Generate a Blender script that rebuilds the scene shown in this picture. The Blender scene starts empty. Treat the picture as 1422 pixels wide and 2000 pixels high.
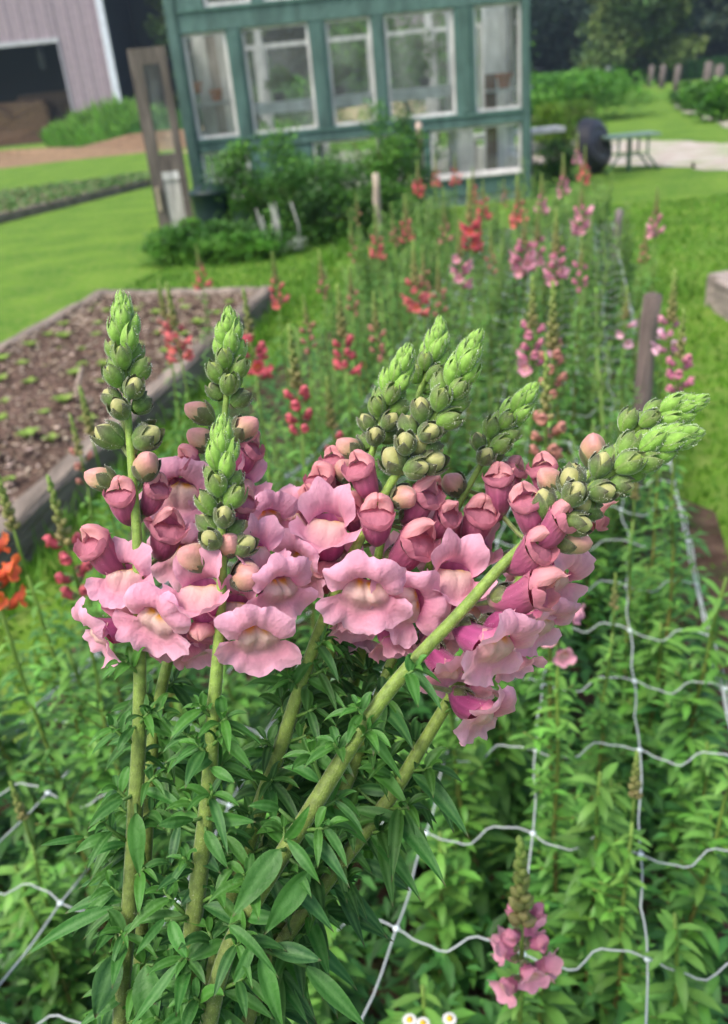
import bpy, math, random
import numpy as np
from mathutils import Vector, Matrix, noise

# ------------------------------------------------------------------ camera, world, sun, exposure
scene = bpy.context.scene
COL = scene.collection
H = 1.40
F = 1684.0
PITCH, ROLL = math.radians(26.2), math.radians(5.62)
fw = Vector((0, math.cos(PITCH), -math.sin(PITCH)))
_r0 = Vector((1, 0, 0)); _u0 = Vector((0, math.sin(PITCH), math.cos(PITCH)))
RT = _r0 * math.cos(ROLL) - _u0 * math.sin(ROLL)
UP = _r0 * math.sin(ROLL) + _u0 * math.cos(ROLL)
EYE = Vector((0, 0, H))

cam_data = bpy.data.cameras.new("camera")
cam = bpy.data.objects.new("camera", cam_data)
COL.objects.link(cam)
cam_data.sensor_fit = 'VERTICAL'
cam_data.sensor_height = 24.0
cam_data.sensor_width = 24.0
cam_data.lens = F / 2000.0 * 24.0
cam_data.clip_start = 0.02
cam_data.clip_end = 1000
cam_data.dof.use_dof = True
cam_data.dof.focus_distance = 0.415
cam_data.dof.aperture_fstop = 6.6
m3 = Matrix((RT, UP, -fw)).transposed()
cam.matrix_world = Matrix.Translation(EYE) @ m3.to_4x4()
scene.camera = cam

world = bpy.data.worlds.new("World")
scene.world = world
world.use_nodes = True
nt = world.node_tree
bg = nt.nodes["Background"]
sky = nt.nodes.new("ShaderNodeTexSky")
sky.sky_type = 'NISHITA'
sky.sun_disc = False
SUN_EL, SUN_AZ = math.radians(58), math.radians(-125)     # azimuth measured from +Y clockwise
sky.sun_elevation = SUN_EL
sky.sun_rotation = SUN_AZ
sky.dust_density = 4.0
sky.air_density = 1.0
sky.ozone_density = 1.0
nt.links.new(sky.outputs[0], bg.inputs[0])
bg.inputs[1].default_value = 0.15
sun_d = bpy.data.lights.new("sun", 'SUN')
sun_d.energy = 1.5
sun_d.angle = math.radians(22)
sun_d.color = (1.0, 0.965, 0.91)
sun = bpy.data.objects.new("sun", sun_d)
COL.objects.link(sun)
sdir = Vector((math.sin(SUN_AZ) * math.cos(SUN_EL), math.cos(SUN_AZ) * math.cos(SUN_EL), math.sin(SUN_EL)))
sun.rotation_euler = sdir.to_track_quat('Z', 'Y').to_euler()
scene.view_settings.view_transform = 'Standard'
scene.view_settings.look = 'None'
scene.view_settings.exposure = 1.0
scene.view_settings.gamma = 1.0
scene.render.engine = 'CYCLES'
scene.cycles.use_denoising = True
try:
    scene.cycles.denoiser = 'OPENIMAGEDENOISE'
except Exception:
    pass
scene.cycles.max_bounces = 8
scene.cycles.transparent_max_bounces = 12

# ------------------------------------------------------------------ helpers
def ray(px, py):
    return RT * ((px - 711) / F) - UP * ((py - 1000) / F) + fw
def at_depth(px, py, d):
    return EYE + ray(px, py) * d
def at_z(px, py, z=0.0):
    r = ray(px, py)
    return EYE + r * ((z - H) / r.z)
def at_y(px, py, y):
    r = ray(px, py)
    return EYE + r * (y / r.y)
def camdir(x, y, t):
    """direction: x to the right, y up, t towards the viewer"""
    return (RT * x + UP * y - fw * t).normalized()

class MB:
    def __init__(self):
        self.v, self.f, self.c = [], [], []
    def add(self, vs, fs, col):
        o = len(self.v)
        self.v.extend([tuple(p) for p in vs])
        self.f.extend([tuple(i + o for i in q) for q in fs])
        if len(col) and isinstance(col[0], (float, int)):
            self.c.extend([tuple(col[:3])] * len(vs))
        else:
            self.c.extend([tuple(x[:3]) for x in col])
    def grid(self, P, C, close=False):
        """P[i][j] points, C[i][j] colours or one colour"""
        n, m = len(P), len(P[0])
        vs = [p for row in P for p in row]
        cs = C if isinstance(C[0], (float, int)) else [c for row in C for c in row]
        fs = []
        for i in range(n - 1):
            for j in range(m - 1 if not close else m):
                a, b = i * m + j, i * m + (j + 1) % m
                fs.append((a, b, b + m, a + m))
        self.add(vs, fs, cs)
    def box(self, x0, x1, y0, y1, z0, z1, col, M=None):
        vs = [Vector((x, y, z)) for x in (x0, x1) for y in (y0, y1) for z in (z0, z1)]
        if M is not None:
            vs = [M @ v for v in vs]
        fs = [(0, 1, 3, 2), (4, 6, 7, 5), (0, 4, 5, 1), (2, 3, 7, 6), (0, 2, 6, 4), (1, 5, 7, 3)]
        self.add(vs, fs, col)
    def bar(self, a, b, w, h, col, up=Vector((0, 0, 1))):
        a, b = Vector(a), Vector(b)
        t = (b - a).normalized()
        s = t.cross(up)
        if s.length < 1e-4: s = t.cross(Vector((1, 0, 0)))
        s.normalize(); u = s.cross(t)
        vs = [p + s * (i * w / 2) + u * (j * h / 2) for p in (a, b) for i, j in ((-1, -1), (1, -1), (1, 1), (-1, 1))]
        fs = [(0, 3, 2, 1), (4, 5, 6, 7), (0, 1, 5, 4), (1, 2, 6, 5), (2, 3, 7, 6), (3, 0, 4, 7)]
        self.add(vs, fs, col)
    def tube(self, pts, radii, col, n=8, cap=True):
        pts = [Vector(p) for p in pts]
        if isinstance(radii, (int, float)): radii = [radii] * len(pts)
        cols = col if not isinstance(col[0], (float, int)) else [col] * len(pts)
        t = (pts[1] - pts[0]).normalized()
        s = t.cross(Vector((0.3, 0.9, 0.2))).normalized()
        P, C = [], []
        for i, p in enumerate(pts):
            a = pts[max(i - 1, 0)]; b = pts[min(i + 1, len(pts) - 1)]
            t = (b - a).normalized()
            s = (s - t * s.dot(t)).normalized()
            u = t.cross(s)
            P.append([p + (s * math.cos(k * 2 * math.pi / n) + u * math.sin(k * 2 * math.pi / n)) * radii[i] for k in range(n)])
            C.append([cols[i]] * n)
        if cap:
            P.insert(0, [pts[0]] * n); C.insert(0, [cols[0]] * n)
            P.append([pts[-1] + t * radii[-1] * 0.4] * n); C.append([cols[-1]] * n)
        self.grid(P, C, close=True)
    def mesh(self, name, mat, smooth=True):
        me = bpy.data.meshes.new(name)
        me.from_pydata(self.v, [], self.f)
        at = me.color_attributes.new("col", 'FLOAT_COLOR', 'POINT')
        arr = np.ones((len(self.v), 4), dtype=np.float32)
        arr[:, :3] = np.array(self.c, dtype=np.float32).reshape(-1, 3)
        at.data.foreach_set("color", arr.ravel())
        if smooth:
            me.polygons.foreach_set("use_smooth", [True] * len(me.polygons))
        me.materials.append(mat)
        me.update()
        return me
    def build(self, name, mat, parent=None, smooth=True, base=None):
        """one object; base = world position of the parent empty (vertices are world)"""
        return link(name, self.mesh(name, mat, smooth), parent, None if base is None else Matrix.Translation(-Vector(base)))

def link(name, me, parent=None, M=None):
    o = bpy.data.objects.new(name, me)
    COL.objects.link(o)
    if parent is not None: o.parent = parent
    if M is not None: o.matrix_basis = M
    return o
def tag(o, label=None, cat=None, group=None, kind=None):
    if label: o["label"] = label
    if cat: o["category"] = cat
    if group: o["group"] = group
    if kind: o["kind"] = kind
    return o
def empty(name, loc, label, cat, group=None):
    o = bpy.data.objects.new(name, None)
    o.empty_display_size = 0.02
    o.location = loc
    COL.objects.link(o)
    return tag(o, label, cat, group)
def kids(o):
    return CH.get(o.name, [])
CH = {}
def copy_tree(o, parent=None):
    c = o.copy(); COL.objects.link(c); c.parent = parent
    for ch in list(o.children):
        copy_tree(ch, c)
    return c
def lerp(a, b, t): return a + (b - a) * t
def mixc(a, b, t):
    t = max(0.0, min(1.0, t))
    return tuple(a[i] + (b[i] - a[i]) * t for i in range(3))
def jit(c, r, s=0.15):
    k = 1 + r.uniform(-s, s)
    return tuple(max(0, x * k * (1 + r.uniform(-s, s) * 0.3)) for x in c)
def smooth_path(pts, n):
    """Catmull-Rom through points"""
    pts = [Vector(p) for p in pts]
    q = [pts[0] * 2 - pts[1]] + pts + [pts[-1] * 2 - pts[-2]]
    out = []
    m = len(pts) - 1
    for i in range(m):
        for k in range(n):
            t = k / n
            p0, p1, p2, p3 = q[i:i + 4]
            out.append(0.5 * ((2 * p1) + (p2 - p0) * t + (2 * p0 - 5 * p1 + 4 * p2 - p3) * t * t + (3 * p1 - p0 - 3 * p2 + p3) * t ** 3))
    out.append(pts[-1])
    return out

# ------------------------------------------------------------------ materials
def vmat(name, rough=0.55, spec=0.35, trans=0.0, bump=0.0, bscale=200.0, var=0.15, vscale=30.0, sheen=0.0, metal=0.0, coat=0.0, randobj=0.0, stretch=None):
    m = bpy.data.materials.new(name); m.use_nodes = True
    n = m.node_tree; L = n.links
    bs = n.nodes["Principled BSDF"]; out = n.nodes["Material Output"]
    at = n.nodes.new("ShaderNodeAttribute"); at.attribute_name = "col"
    tc = n.nodes.new("ShaderNodeTexCoord")
    src = tc.outputs["Object"]
    if stretch:
        mp = n.nodes.new("ShaderNodeMapping"); mp.inputs["Scale"].default_value = stretch
        L.new(src, mp.inputs[0]); src = mp.outputs[0]
    no = n.nodes.new("ShaderNodeTexNoise"); no.inputs["Scale"].default_value = vscale; no.inputs["Detail"].default_value = 5
    L.new(src, no.inputs["Vector"])
    mr = n.nodes.new("ShaderNodeMapRange")
    mr.inputs["From Min"].default_value = 0.3; mr.inputs["From Max"].default_value = 0.7
    mr.inputs["To Min"].default_value = 1 - var; mr.inputs["To Max"].default_value = 1 + var
    L.new(no.outputs[0], mr.inputs[0])
    mul = n.nodes.new("ShaderNodeVectorMath"); mul.operation = 'SCALE'
    L.new(at.outputs["Color"], mul.inputs[0]); L.new(mr.outputs[0], mul.inputs["Scale"])
    colout = mul.outputs[0]
    if randobj:
        oi = n.nodes.new("ShaderNodeObjectInfo")
        m2 = n.nodes.new("ShaderNodeMapRange")
        m2.inputs["To Min"].default_value = 1 - randobj; m2.inputs["To Max"].default_value = 1 + randobj
        L.new(oi.outputs["Random"], m2.inputs[0])
        mu = n.nodes.new("ShaderNodeVectorMath"); mu.operation = 'SCALE'
        L.new(colout, mu.inputs[0]); L.new(m2.outputs[0], mu.inputs["Scale"]); colout = mu.outputs[0]
    L.new(colout, bs.inputs["Base Color"])
    bs.inputs["Roughness"].default_value = rough
    bs.inputs["Specular IOR Level"].default_value = spec
    bs.inputs["Metallic"].default_value = metal
    bs.inputs["Sheen Weight"].default_value = sheen
    bs.inputs["Sheen Roughness"].default_value = 0.4
    bs.inputs["Coat Weight"].default_value = coat
    if bump:
        b = n.nodes.new("ShaderNodeBump"); b.inputs["Strength"].default_value = bump
        b.inputs["Distance"].default_value = 1.0 / bscale
        bn = n.nodes.new("ShaderNodeTexNoise"); bn.inputs["Scale"].default_value = bscale; bn.inputs["Detail"].default_value = 4
        L.new(src, bn.inputs["Vector"]); L.new(bn.outputs[0], b.inputs["Height"]); L.new(b.outputs[0], bs.inputs["Normal"])
    if trans:
        tr = n.nodes.new("ShaderNodeBsdfTranslucent"); L.new(colout, tr.inputs[0])
        mx = n.nodes.new("ShaderNodeMixShader"); mx.inputs[0].default_value = trans
        L.new(bs.outputs[0], mx.inputs[1]); L.new(tr.outputs[0], mx.inputs[2]); L.new(mx.outputs[0], out.inputs[0])
    return m

M_PETAL = vmat("petal", rough=0.6, spec=0.2, trans=0.40, bump=0.45, bscale=700, var=0.09, vscale=160, sheen=0.25, stretch=(0.35, 1, 1))
M_CALYX = vmat("calyx", rough=0.6, spec=0.3, trans=0.10, bump=0.4, bscale=1200, var=0.25, vscale=350, sheen=0.35)
M_BUD = vmat("bud_skin", rough=0.5, spec=0.3, trans=0.12, bump=0.3, bscale=900, var=0.12, vscale=250, sheen=0.3)
M_STEM = vmat("stem_skin", rough=0.5, spec=0.35, trans=0.0, bump=0.5, bscale=1100, var=0.3, vscale=260, sheen=0.35)
M_LEAF = vmat("leaf", rough=0.5, spec=0.28, trans=0.25, bump=0.25, bscale=400, var=0.09, vscale=60)
M_HAIR = vmat("fine_hair", rough=0.5, spec=0.4, trans=0.4, var=0.0)
M_BLEAF = vmat("bed_leaf", rough=0.5, spec=0.35, trans=0.22, var=0.22, vscale=25, randobj=0.15)
M_BPETAL = vmat("bed_petal", rough=0.6, spec=0.2, trans=0.3, var=0.1, vscale=120)
M_TREE = vmat("tree_leaf", rough=0.65, spec=0.2, trans=0.3, var=0.35, vscale=0.5)
M_SHRUB = vmat("shrub_leaf", rough=0.5, spec=0.3, trans=0.2, var=0.3, vscale=3)
M_BARK = vmat("bark", rough=0.9, spec=0.1, bump=0.6, bscale=30, var=0.35, vscale=12, stretch=(1, 1, 0.2))
M_WOOD = vmat("weathered_wood", rough=0.85, spec=0.15, bump=0.8, bscale=40, var=0.4, vscale=14, stretch=(1, 0.12, 1))
M_WOODV = vmat("weathered_post", rough=0.85, spec=0.15, bump=0.8, bscale=60, var=0.4, vscale=25, stretch=(1, 1, 0.12))
M_PAINT = vmat("old_paint", rough=0.6, spec=0.3, bump=0.5, bscale=40, var=0.28, vscale=9, stretch=(1, 1, 0.35))
M_METAL = vmat("painted_metal", rough=0.45, spec=0.4, var=0.12, vscale=4, bump=0.1, bscale=20)
M_PLASTIC = vmat("plastic", rough=0.45, spec=0.4, var=0.12, vscale=8)
M_SOIL = vmat("soil", rough=0.95, spec=0.1, bump=1.0, bscale=60, var=0.55, vscale=45)
M_STRAW = vmat("straw", rough=0.8, spec=0.15, bump=0.8, bscale=25, var=0.35, vscale=8)
M_NET = vmat("net_cord", rough=0.4, spec=0.4, trans=0.25, var=0.1, vscale=90)
M_CLAY = vmat("terracotta", rough=0.8, spec=0.2, var=0.15, vscale=10)
M_GRASSB = vmat("grass_blade", rough=0.55, spec=0.25, trans=0.25, var=0.2, vscale=2)

def mat_glass():
    m = bpy.data.materials.new("window_glass"); m.use_nodes = True
    n = m.node_tree; L = n.links
    out = n.nodes["Material Output"]; n.nodes.remove(n.nodes["Principled BSDF"])
    tr = n.nodes.new("ShaderNodeBsdfTransparent"); tr.inputs[0].default_value = (0.95, 0.98, 0.97, 1)
    gl = n.nodes.new("ShaderNodeBsdfGlossy"); gl.inputs["Roughness"].default_value = 0.03
    df = n.nodes.new("ShaderNodeBsdfDiffuse"); df.inputs[0].default_value = (0.6, 0.65, 0.62, 1)
    fr = n.nodes.new("ShaderNodeFresnel"); fr.inputs[0].default_value = 1.5
    no = n.nodes.new("ShaderNodeTexNoise"); no.inputs["Scale"].default_value = 1.7; no.inputs["Detail"].default_value = 4
    mr = n.nodes.new("ShaderNodeMapRange"); mr.inputs["From Min"].default_value = 0.4; mr.inputs["From Max"].default_value = 0.75
    mr.inputs["To Min"].default_value = 0.02; mr.inputs["To Max"].default_value = 0.16
    L.new(no.outputs[0], mr.inputs[0])
    a = n.nodes.new("ShaderNodeMixShader"); b = n.nodes.new("ShaderNodeMixShader")
    L.new(fr.outputs[0], a.inputs[0]); L.new(tr.outputs[0], a.inputs[1]); L.new(gl.outputs[0], a.inputs[2])
    L.new(mr.outputs[0], b.inputs[0]); L.new(a.outputs[0], b.inputs[1]); L.new(df.outputs[0], b.inputs[2])
    L.new(b.outputs[0], out.inputs[0])
    return m
M_GLASS = mat_glass()

def mat_ground(name, c1, c2, c3, s1, s2, bump=0.5, bs=60):
    m = bpy.data.materials.new(name); m.use_nodes = True
    n = m.node_tree; L = n.links; p = n.nodes["Principled BSDF"]
    tc = n.nodes.new("ShaderNodeTexCoord")
    a = n.nodes.new("ShaderNodeTexNoise"); a.inputs["Scale"].default_value = s1; a.inputs["Detail"].default_value = 6
    b = n.nodes.new("ShaderNodeTexNoise"); b.inputs["Scale"].default_value = s2; b.inputs["Detail"].default_value = 6
    L.new(tc.outputs["Object"], a.inputs["Vector"]); L.new(tc.outputs["Object"], b.inputs["Vector"])
    r = n.nodes.new("ShaderNodeValToRGB"); r.color_ramp.elements[0].position = 0.35; r.color_ramp.elements[1].position = 0.65
    r.color_ramp.elements[0].color = (*c1, 1); r.color_ramp.elements[1].color = (*c2, 1)
    L.new(a.outputs[0], r.inputs[0])
    mr = n.nodes.new("ShaderNodeMapRange"); mr.inputs["From Min"].default_value = 0.45; mr.inputs["From Max"].default_value = 0.7
    mr.inputs["To Max"].default_value = 0.8
    L.new(b.outputs[0], mr.inputs[0])
    mx = n.nodes.new("ShaderNodeMix"); mx.data_type = 'RGBA'
    L.new(mr.outputs[0], mx.inputs[0]); L.new(r.outputs[0], mx.inputs[6]); mx.inputs[7].default_value = (*c3, 1)
    L.new(mx.outputs[2], p.inputs["Base Color"])
    p.inputs["Roughness"].default_value = 0.9; p.inputs["Specular IOR Level"].default_value = 0.1
    bn = n.nodes.new("ShaderNodeTexNoise"); bn.inputs["Scale"].default_value = bs; bn.inputs["Detail"].default_value = 6
    L.new(tc.outputs["Object"], bn.inputs["Vector"])
    bp = n.nodes.new("ShaderNodeBump"); bp.inputs["Strength"].default_value = bump; bp.inputs["Distance"].default_value = 0.03
    L.new(bn.outputs[0], bp.inputs["Height"]); L.new(bp.outputs[0], p.inputs["Normal"])
    return m
M_LAWN = mat_ground("lawn_turf", (0.06, 0.15, 0.015), (0.12, 0.225, 0.024), (0.18, 0.235, 0.055), 1.6, 14.0)
M_GRAVEL = mat_ground("gravel", (0.36, 0.30, 0.25), (0.46, 0.42, 0.37), (0.22, 0.30, 0.12), 3.0, 1.2)
M_BEDSOIL = mat_ground("bed_soil", (0.05, 0.03, 0.02), (0.11, 0.07, 0.05), (0.03, 0.05, 0.015), 12, 5)

exec_order = []
# ================================================================== SETTING
rnd = random.Random(5)
def ground():
    mb = MB()
    N = 60
    xs = [-160 + 320 * i / N for i in range(N + 1)]
    ys = [-20 + 260 * (j / N) ** 1.6 for j in range(N + 1)]
    P = [[Vector((x, y, 0.0)) for y in ys] for x in xs]
    mb.grid(P, (0.1, 0.2, 0.02))
    o = mb.build("lawn", M_LAWN); tag(o, kind="structure")
ground()
def ribbon(name, mat, pts, z, kind="structure"):
    """pts: list of (left xy, right xy)"""
    mb = MB()
    n = 8
    P = []
    for k in range(len(pts) - 1):
        for s in range(6):
            t = s / 6
            l = Vector(pts[k][0]).lerp(Vector(pts[k + 1][0]), t); r = Vector(pts[k][1]).lerp(Vector(pts[k + 1][1]), t)
            w = [rnd.uniform(-.12, .12), rnd.uniform(-.12, .12)]
            P.append([Vector((lerp(l[0] + w[0], r[0] + w[1], j / n), lerp(l[1], r[1], j / n), z)) for j in range(n + 1)])
    mb.grid(P, (0.3, 0.3, 0.3))
    o = mb.build(name, mat); tag(o, kind=kind); return o
# gravel drive crossing behind the greenhouse to the right
def gz(px, py): 
    p = at_z(px, py, 0); return (p.x, p.y)
ribbon("gravel_road", M_GRAVEL, [((-1.5, 24), (-1.5, 20.5)), ((1.5, 22), (1.5, 18)), (gz(1180, 272), gz(1150, 322)), (gz(1300, 275), gz(1330, 328)), (gz(1422, 280), gz(1422, 334)), ((13, 16.0), (11, 8.5)), ((26, 14), (20, 5))], 0.006)
ribbon("gravel_path", M_GRAVEL, [(gz(1422, 236), gz(1422, 252)), (gz(1370, 222), gz(1372, 232)), (gz(1335, 205), gz(1325, 213)), (gz(1318, 192), gz(1312, 196))], 0.005)

# bed soil under the netted flower bed
BED_L = [(0.2, -1.2), (1.0, -1.05), (1.5, -0.9), (3, -0.85), (4.3, -0.62), (5.5, -0.1), (6.5, 0.2), (8.6, 0.75)]
def bed_left(y):
    for (a, xa), (b, xb) in zip(BED_L, BED_L[1:]):
        if y <= b: return xa + (xb - xa) * max(0, (y - a)) / (b - a)
    return BED_L[-1][1]
def bed_right(y): return 0.56 + 0.27 * (y - 1.09) + 0.05
def bedsoil():
    mb = MB()
    P = []
    for k in range(60):
        y = 0.1 + 8.5 * k / 59
        l, r = bed_left(y), bed_right(y) + (.17 if y < 2.6 else .06)
        P.append([Vector((lerp(l, r, j / 12), y, 0.012 + 0.03 * math.sin(j / 12 * math.pi) + rnd.uniform(0, .008))) for j in range(13)])
    mb.grid(P, (0.1, 0.06, 0.04))
    tag(mb.build("bed_ground", M_BEDSOIL), kind="structure")
bedsoil()

# ------------------------------------------------------------------ leaf / foliage primitives
def leaf_quick(mb, base, d, n, L, W, col, droop=0.3, seg=3):
    """lanceolate leaf; d direction, n approx normal"""
    d = d.normalized(); s = d.cross(n)
    if s.length < 1e-3: s = d.cross(Vector((1, 0.2, 0)))
    s.normalize(); u = s.cross(d)
    P, C = [], []
    for i in range(seg + 1):
        t = i / seg
        c = base + d * (L * t) - Vector((0, 0, 1)) * (droop * L * t * t) 
        w = W * 0.5 * (math.sin(math.pi * min(1, t * 0.9 + 0.06)) ** 0.8) * (1 if t < 0.999 else 0.05)
        P.append([c - s * w + u * (w * 0.25), c, c + s * w + u * (w * 0.25)])
        cc = mixc(col, (col[0] * 1.5, col[1] * 1.35, col[2] * 1.4), 0.5)
        C.append([col, cc, col])
    mb.grid(P, C)
def leaf_cloud(mb, r, centre, rad, n, size, cols, clumps=12, shape=1.0, flat=0.0):
    """leaf faces in clumps spread through an ellipsoid"""
    cl = []
    for _ in range(clumps):
        while True:
            p = Vector((r.uniform(-1, 1), r.uniform(-1, 1), r.uniform(-1, 1)))
            if 0.25 < p.length < 1: break
        k = r.uniform(0.22, 0.5)
        cl.append((Vector((p.x * rad[0] * 0.8, p.y * rad[1] * 0.8, p.z * rad[2] * 0.8)), k, r.choice(cols)))
    for i in range(n):
        c, k, col = cl[i % clumps]
        v = Vector((r.gauss(0, 1), r.gauss(0, 1), r.gauss(0, 1))).normalized() * (r.random() ** 0.4)
        p = Vector(centre) + c + Vector((v.x * rad[0], v.y * rad[1], v.z * rad[2])) * k
        d = Vector((r.gauss(0, 1), r.gauss(0, 1), r.gauss(0, .6))).normalized()
        s = d.cross(Vector((r.gauss(0, .5), r.gauss(0, .5), 1))).normalized()
        L = size * r.uniform(0.6, 1.3); W = L * 0.5
        cc = jit(col, r, 0.25)
        b = p + d * L * 0.5 
        mb.add([p - d * L * .5, p + s * W * .5, b - Vector((0, 0, L * .15)), p - s * W * .5], [(0, 1, 2, 3)], cc)

# ------------------------------------------------------------------ trees at the far end of the field
def make_tree(seed, cols, h, w):
    r = random.Random(seed)
    tm, cm = MB(), MB()
    tm.tube([(0, 0, -0.3), (0.1, 0, h * .25), (-.1, .1, h * .5), (.1, 0, h * .8)], [w * .05, w * .04, w * .03, w * .01], (0.07, 0.055, 0.04), 8)
    for k in range(9):
        a = r.uniform(0, 6.28); z = h * r.uniform(.2, .65)
        e = Vector((math.cos(a) * w * .4, math.sin(a) * w * .4, z + h * .18))
        tm.tube([(0, 0, z), e * 0.5 + Vector((0, 0, z * .5)), e], [w * .018, w * .012, .03], (0.07, 0.055, 0.04), 5)
    for k in range(8):
        a = r.uniform(0, 6.28); rr = r.uniform(0.1, .32) * w; z = h * r.uniform(.32, .82)
        leaf_cloud(cm, r, (math.cos(a) * rr, math.sin(a) * rr, z), (w * .3, w * .3, h * .22), 2200, 0.55, cols, 16)
    leaf_cloud(cm, r, (0, 0, h * .2), (w * .55, w * .5, h * .22), 5000, 0.55, cols, 26)
    return tm.mesh("trunk", M_BARK), cm.mesh("crown", M_TREE)
DARK = [(0.06, 0.115, 0.09), (0.08, 0.14, 0.09), (0.06, 0.11, 0.10)]
OLIVE = [(0.13, 0.20, 0.06), (0.17, 0.24, 0.07), (0.09, 0.16, 0.06)]
GREY = [(0.08, 0.12, 0.075), (0.10, 0.145, 0.085), (0.06, 0.095, 0.065)]
tp = [make_tree(11, DARK, 17, 13), make_tree(12, OLIVE, 13, 10), make_tree(13, GREY, 15, 13)]
TREES = [(18.5, 57, 1, .85, "olive green tree just right of the greenhouse roof edge"),
         (23.5, 70, 0, 1.0, "dark tree left of centre in the line beyond the field"),
         (25, 76, 0, 1.05, "dark tree in the middle of the line beyond the field"),
         (21, 80, 0, 1.15, "tall dark tree at the back of the line beyond the field"),
         (33, 74, 0, 1.0, "dark tree above the end of the fence posts"),
         (31, 58, 2, .95, "grey green tree over the fence posts at the right edge"),
         (38, 64, 2, 1.1, "grey green tree behind the one at the right edge"),
         (8, 60, 1, .55, "small light tree seen through the greenhouse's right panes"),
         (-6, 62, 1, .8, "light tree seen through the greenhouse's wide window"),
         (0, 70, 0, .9, "dark tree standing straight behind the greenhouse"),
         (12, 84, 0, 1.0, "farthest dark tree behind the olive green one")]
for x, y, k, s, lab in TREES:
    t = empty("deciduous_tree", (x, y, 0), lab, "tree", "trees beyond the field")
    t.scale = (s, s, s); t.rotation_euler.z = rnd.uniform(0, 6)
    link("trunk", tp[k][0], t); link("crown", tp[k][1], t)
mb = MB(); r_ = random.Random(91)
for k in range(26):
    leaf_cloud(mb, r_, (-30 + k * 4.2 + r_.uniform(-1, 1), 88 + r_.uniform(-2, 2), r_.uniform(3, 6)), (4.5, 3, r_.uniform(4, 7)), 1500, .8, DARK + GREY, 14)
tag(mb.build("far_woods", M_TREE), kind="stuff")
# shrubs, bright bank right of greenhouse
def shrub(name, x, y, rad, n, size, cols, label, cat="shrub", group=None, z=None, clumps=24, seed=1, stems=7, flowers=None):
    r = random.Random(seed)
    b = (x, y, 0)
    t = empty(name, b, label, cat, group)
    sm, lm = MB(), MB()
    for k in range(stems):
        a = r.uniform(0, 6.28)
        e = Vector((math.cos(a) * rad[0] * .7, math.sin(a) * rad[1] * .7, rad[2] * r.uniform(1.0, 1.7)))
        sm.tube([(0, 0, -.02), e * .5 + Vector((0, 0, rad[2] * .2)), e], [rad[2] * .03, rad[2] * .02, rad[2] * .008], (0.09, 0.08, 0.04), 5)
    leaf_cloud(lm, r, (0, 0, rad[2] * 1.02), rad, n, size, cols, clumps)
    # leaves that hang to the ground
    for i in range(n // 6):
        a = r.uniform(0, 6.28); q = r.random() ** .5
        p = Vector((math.cos(a) * rad[0] * q, math.sin(a) * rad[1] * q, r.uniform(0.0, rad[2] * .7)))
        leaf_quick(lm, p, Vector((math.cos(a), math.sin(a), r.uniform(-.2, .8))), Vector((0, 0, 1)), size * 1.2, size * .5, jit(r.choice(cols), r, .25), .3, 2)
    sm.build("stem", M_BARK, t); lm.build("foliage", M_SHRUB, t)
    return t
LIME = [(0.08, 0.24, 0.02), (0.11, 0.28, 0.03), (0.05, 0.16, 0.02)]
YEL = [(0.16, 0.26, 0.02), (0.12, 0.24, 0.02), (0.09, 0.18, 0.02)]
MID = [(0.075, 0.21, 0.025), (0.10, 0.25, 0.032), (0.055, 0.15, 0.025)]
DEEP = [(0.045, 0.14, 0.02), (0.06, 0.17, 0.025), (0.08, 0.21, 0.025), (0.035, 0.10, 0.02)]
p = at_z(1090, 235, 0)
shrub("shrub", 6.4, 26, (2.6, 2.0, .68), 8000, .13, LIME, "bright green rounded shrub behind the yellowish one", seed=3)
shrub("shrub", 9.6, 34, (3.2, 2.0, .42), 5000, .16, LIME, "bright green low shrub where the lawn narrows", seed=4)
_q = at_z(1098, 296, 0)
shrub("shrub", _q.x, _q.y, (.72, .6, .46), 6500, .055, YEL, "yellowish green shrub beside the greenhouse's right corner", seed=5)
_q = at_z(1082, 352, 0)
shrub("shrub", _q.x, _q.y, (.34, .4, .28), 2500, .05, DEEP, "low dark shrub under the white plank by the greenhouse corner", seed=6)
# bushes in front of the greenhouse
shrub("leafy_bush", 0.15 - .75, 9.75, (.72, .5, .56), 9000, .05, MID, "tall green bush against the left half of the greenhouse", "bush", "bushes before the greenhouse", seed=7)
shrub("leafy_bush", -0.05, 9.25, (.75, .45, .40), 7000, .05, DEEP, "dark green bush in front of the taller one, left of the pale stake", "bush", "bushes before the greenhouse", seed=8)
shrub("leafy_bush", .62, 9.9, (.55, .5, .62), 7000, .05, MID, "tall green bush between the two lower greenhouse windows", "bush", "bushes before the greenhouse", seed=9)
shrub("leafy_bush", .45, 9.1, (.35, .3, .28), 3500, .045, DEEP, "small dark bush around the foot of the pale stake", "bush", "bushes before the greenhouse", seed=19)
shrub("weedy_bush", -1.50, 8.85, (.48, .35, .20), 5000, .045, LIME, "low weedy bush below the weathered door frame", "bush", seed=10)
shrub("leafy_bush", -1.08, 9.2, (.34, .3, .17), 2600, .045, DEEP, "small dark bush in front of the round green bin", "bush", "bushes before the greenhouse", seed=29)
shrub("weedy_bush", -.95, 8.6, (.5, .3, .15), 3000, .045, LIME, "low bright weeds at the far edge of the mulched raised bed", "bush", seed=20)
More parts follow.
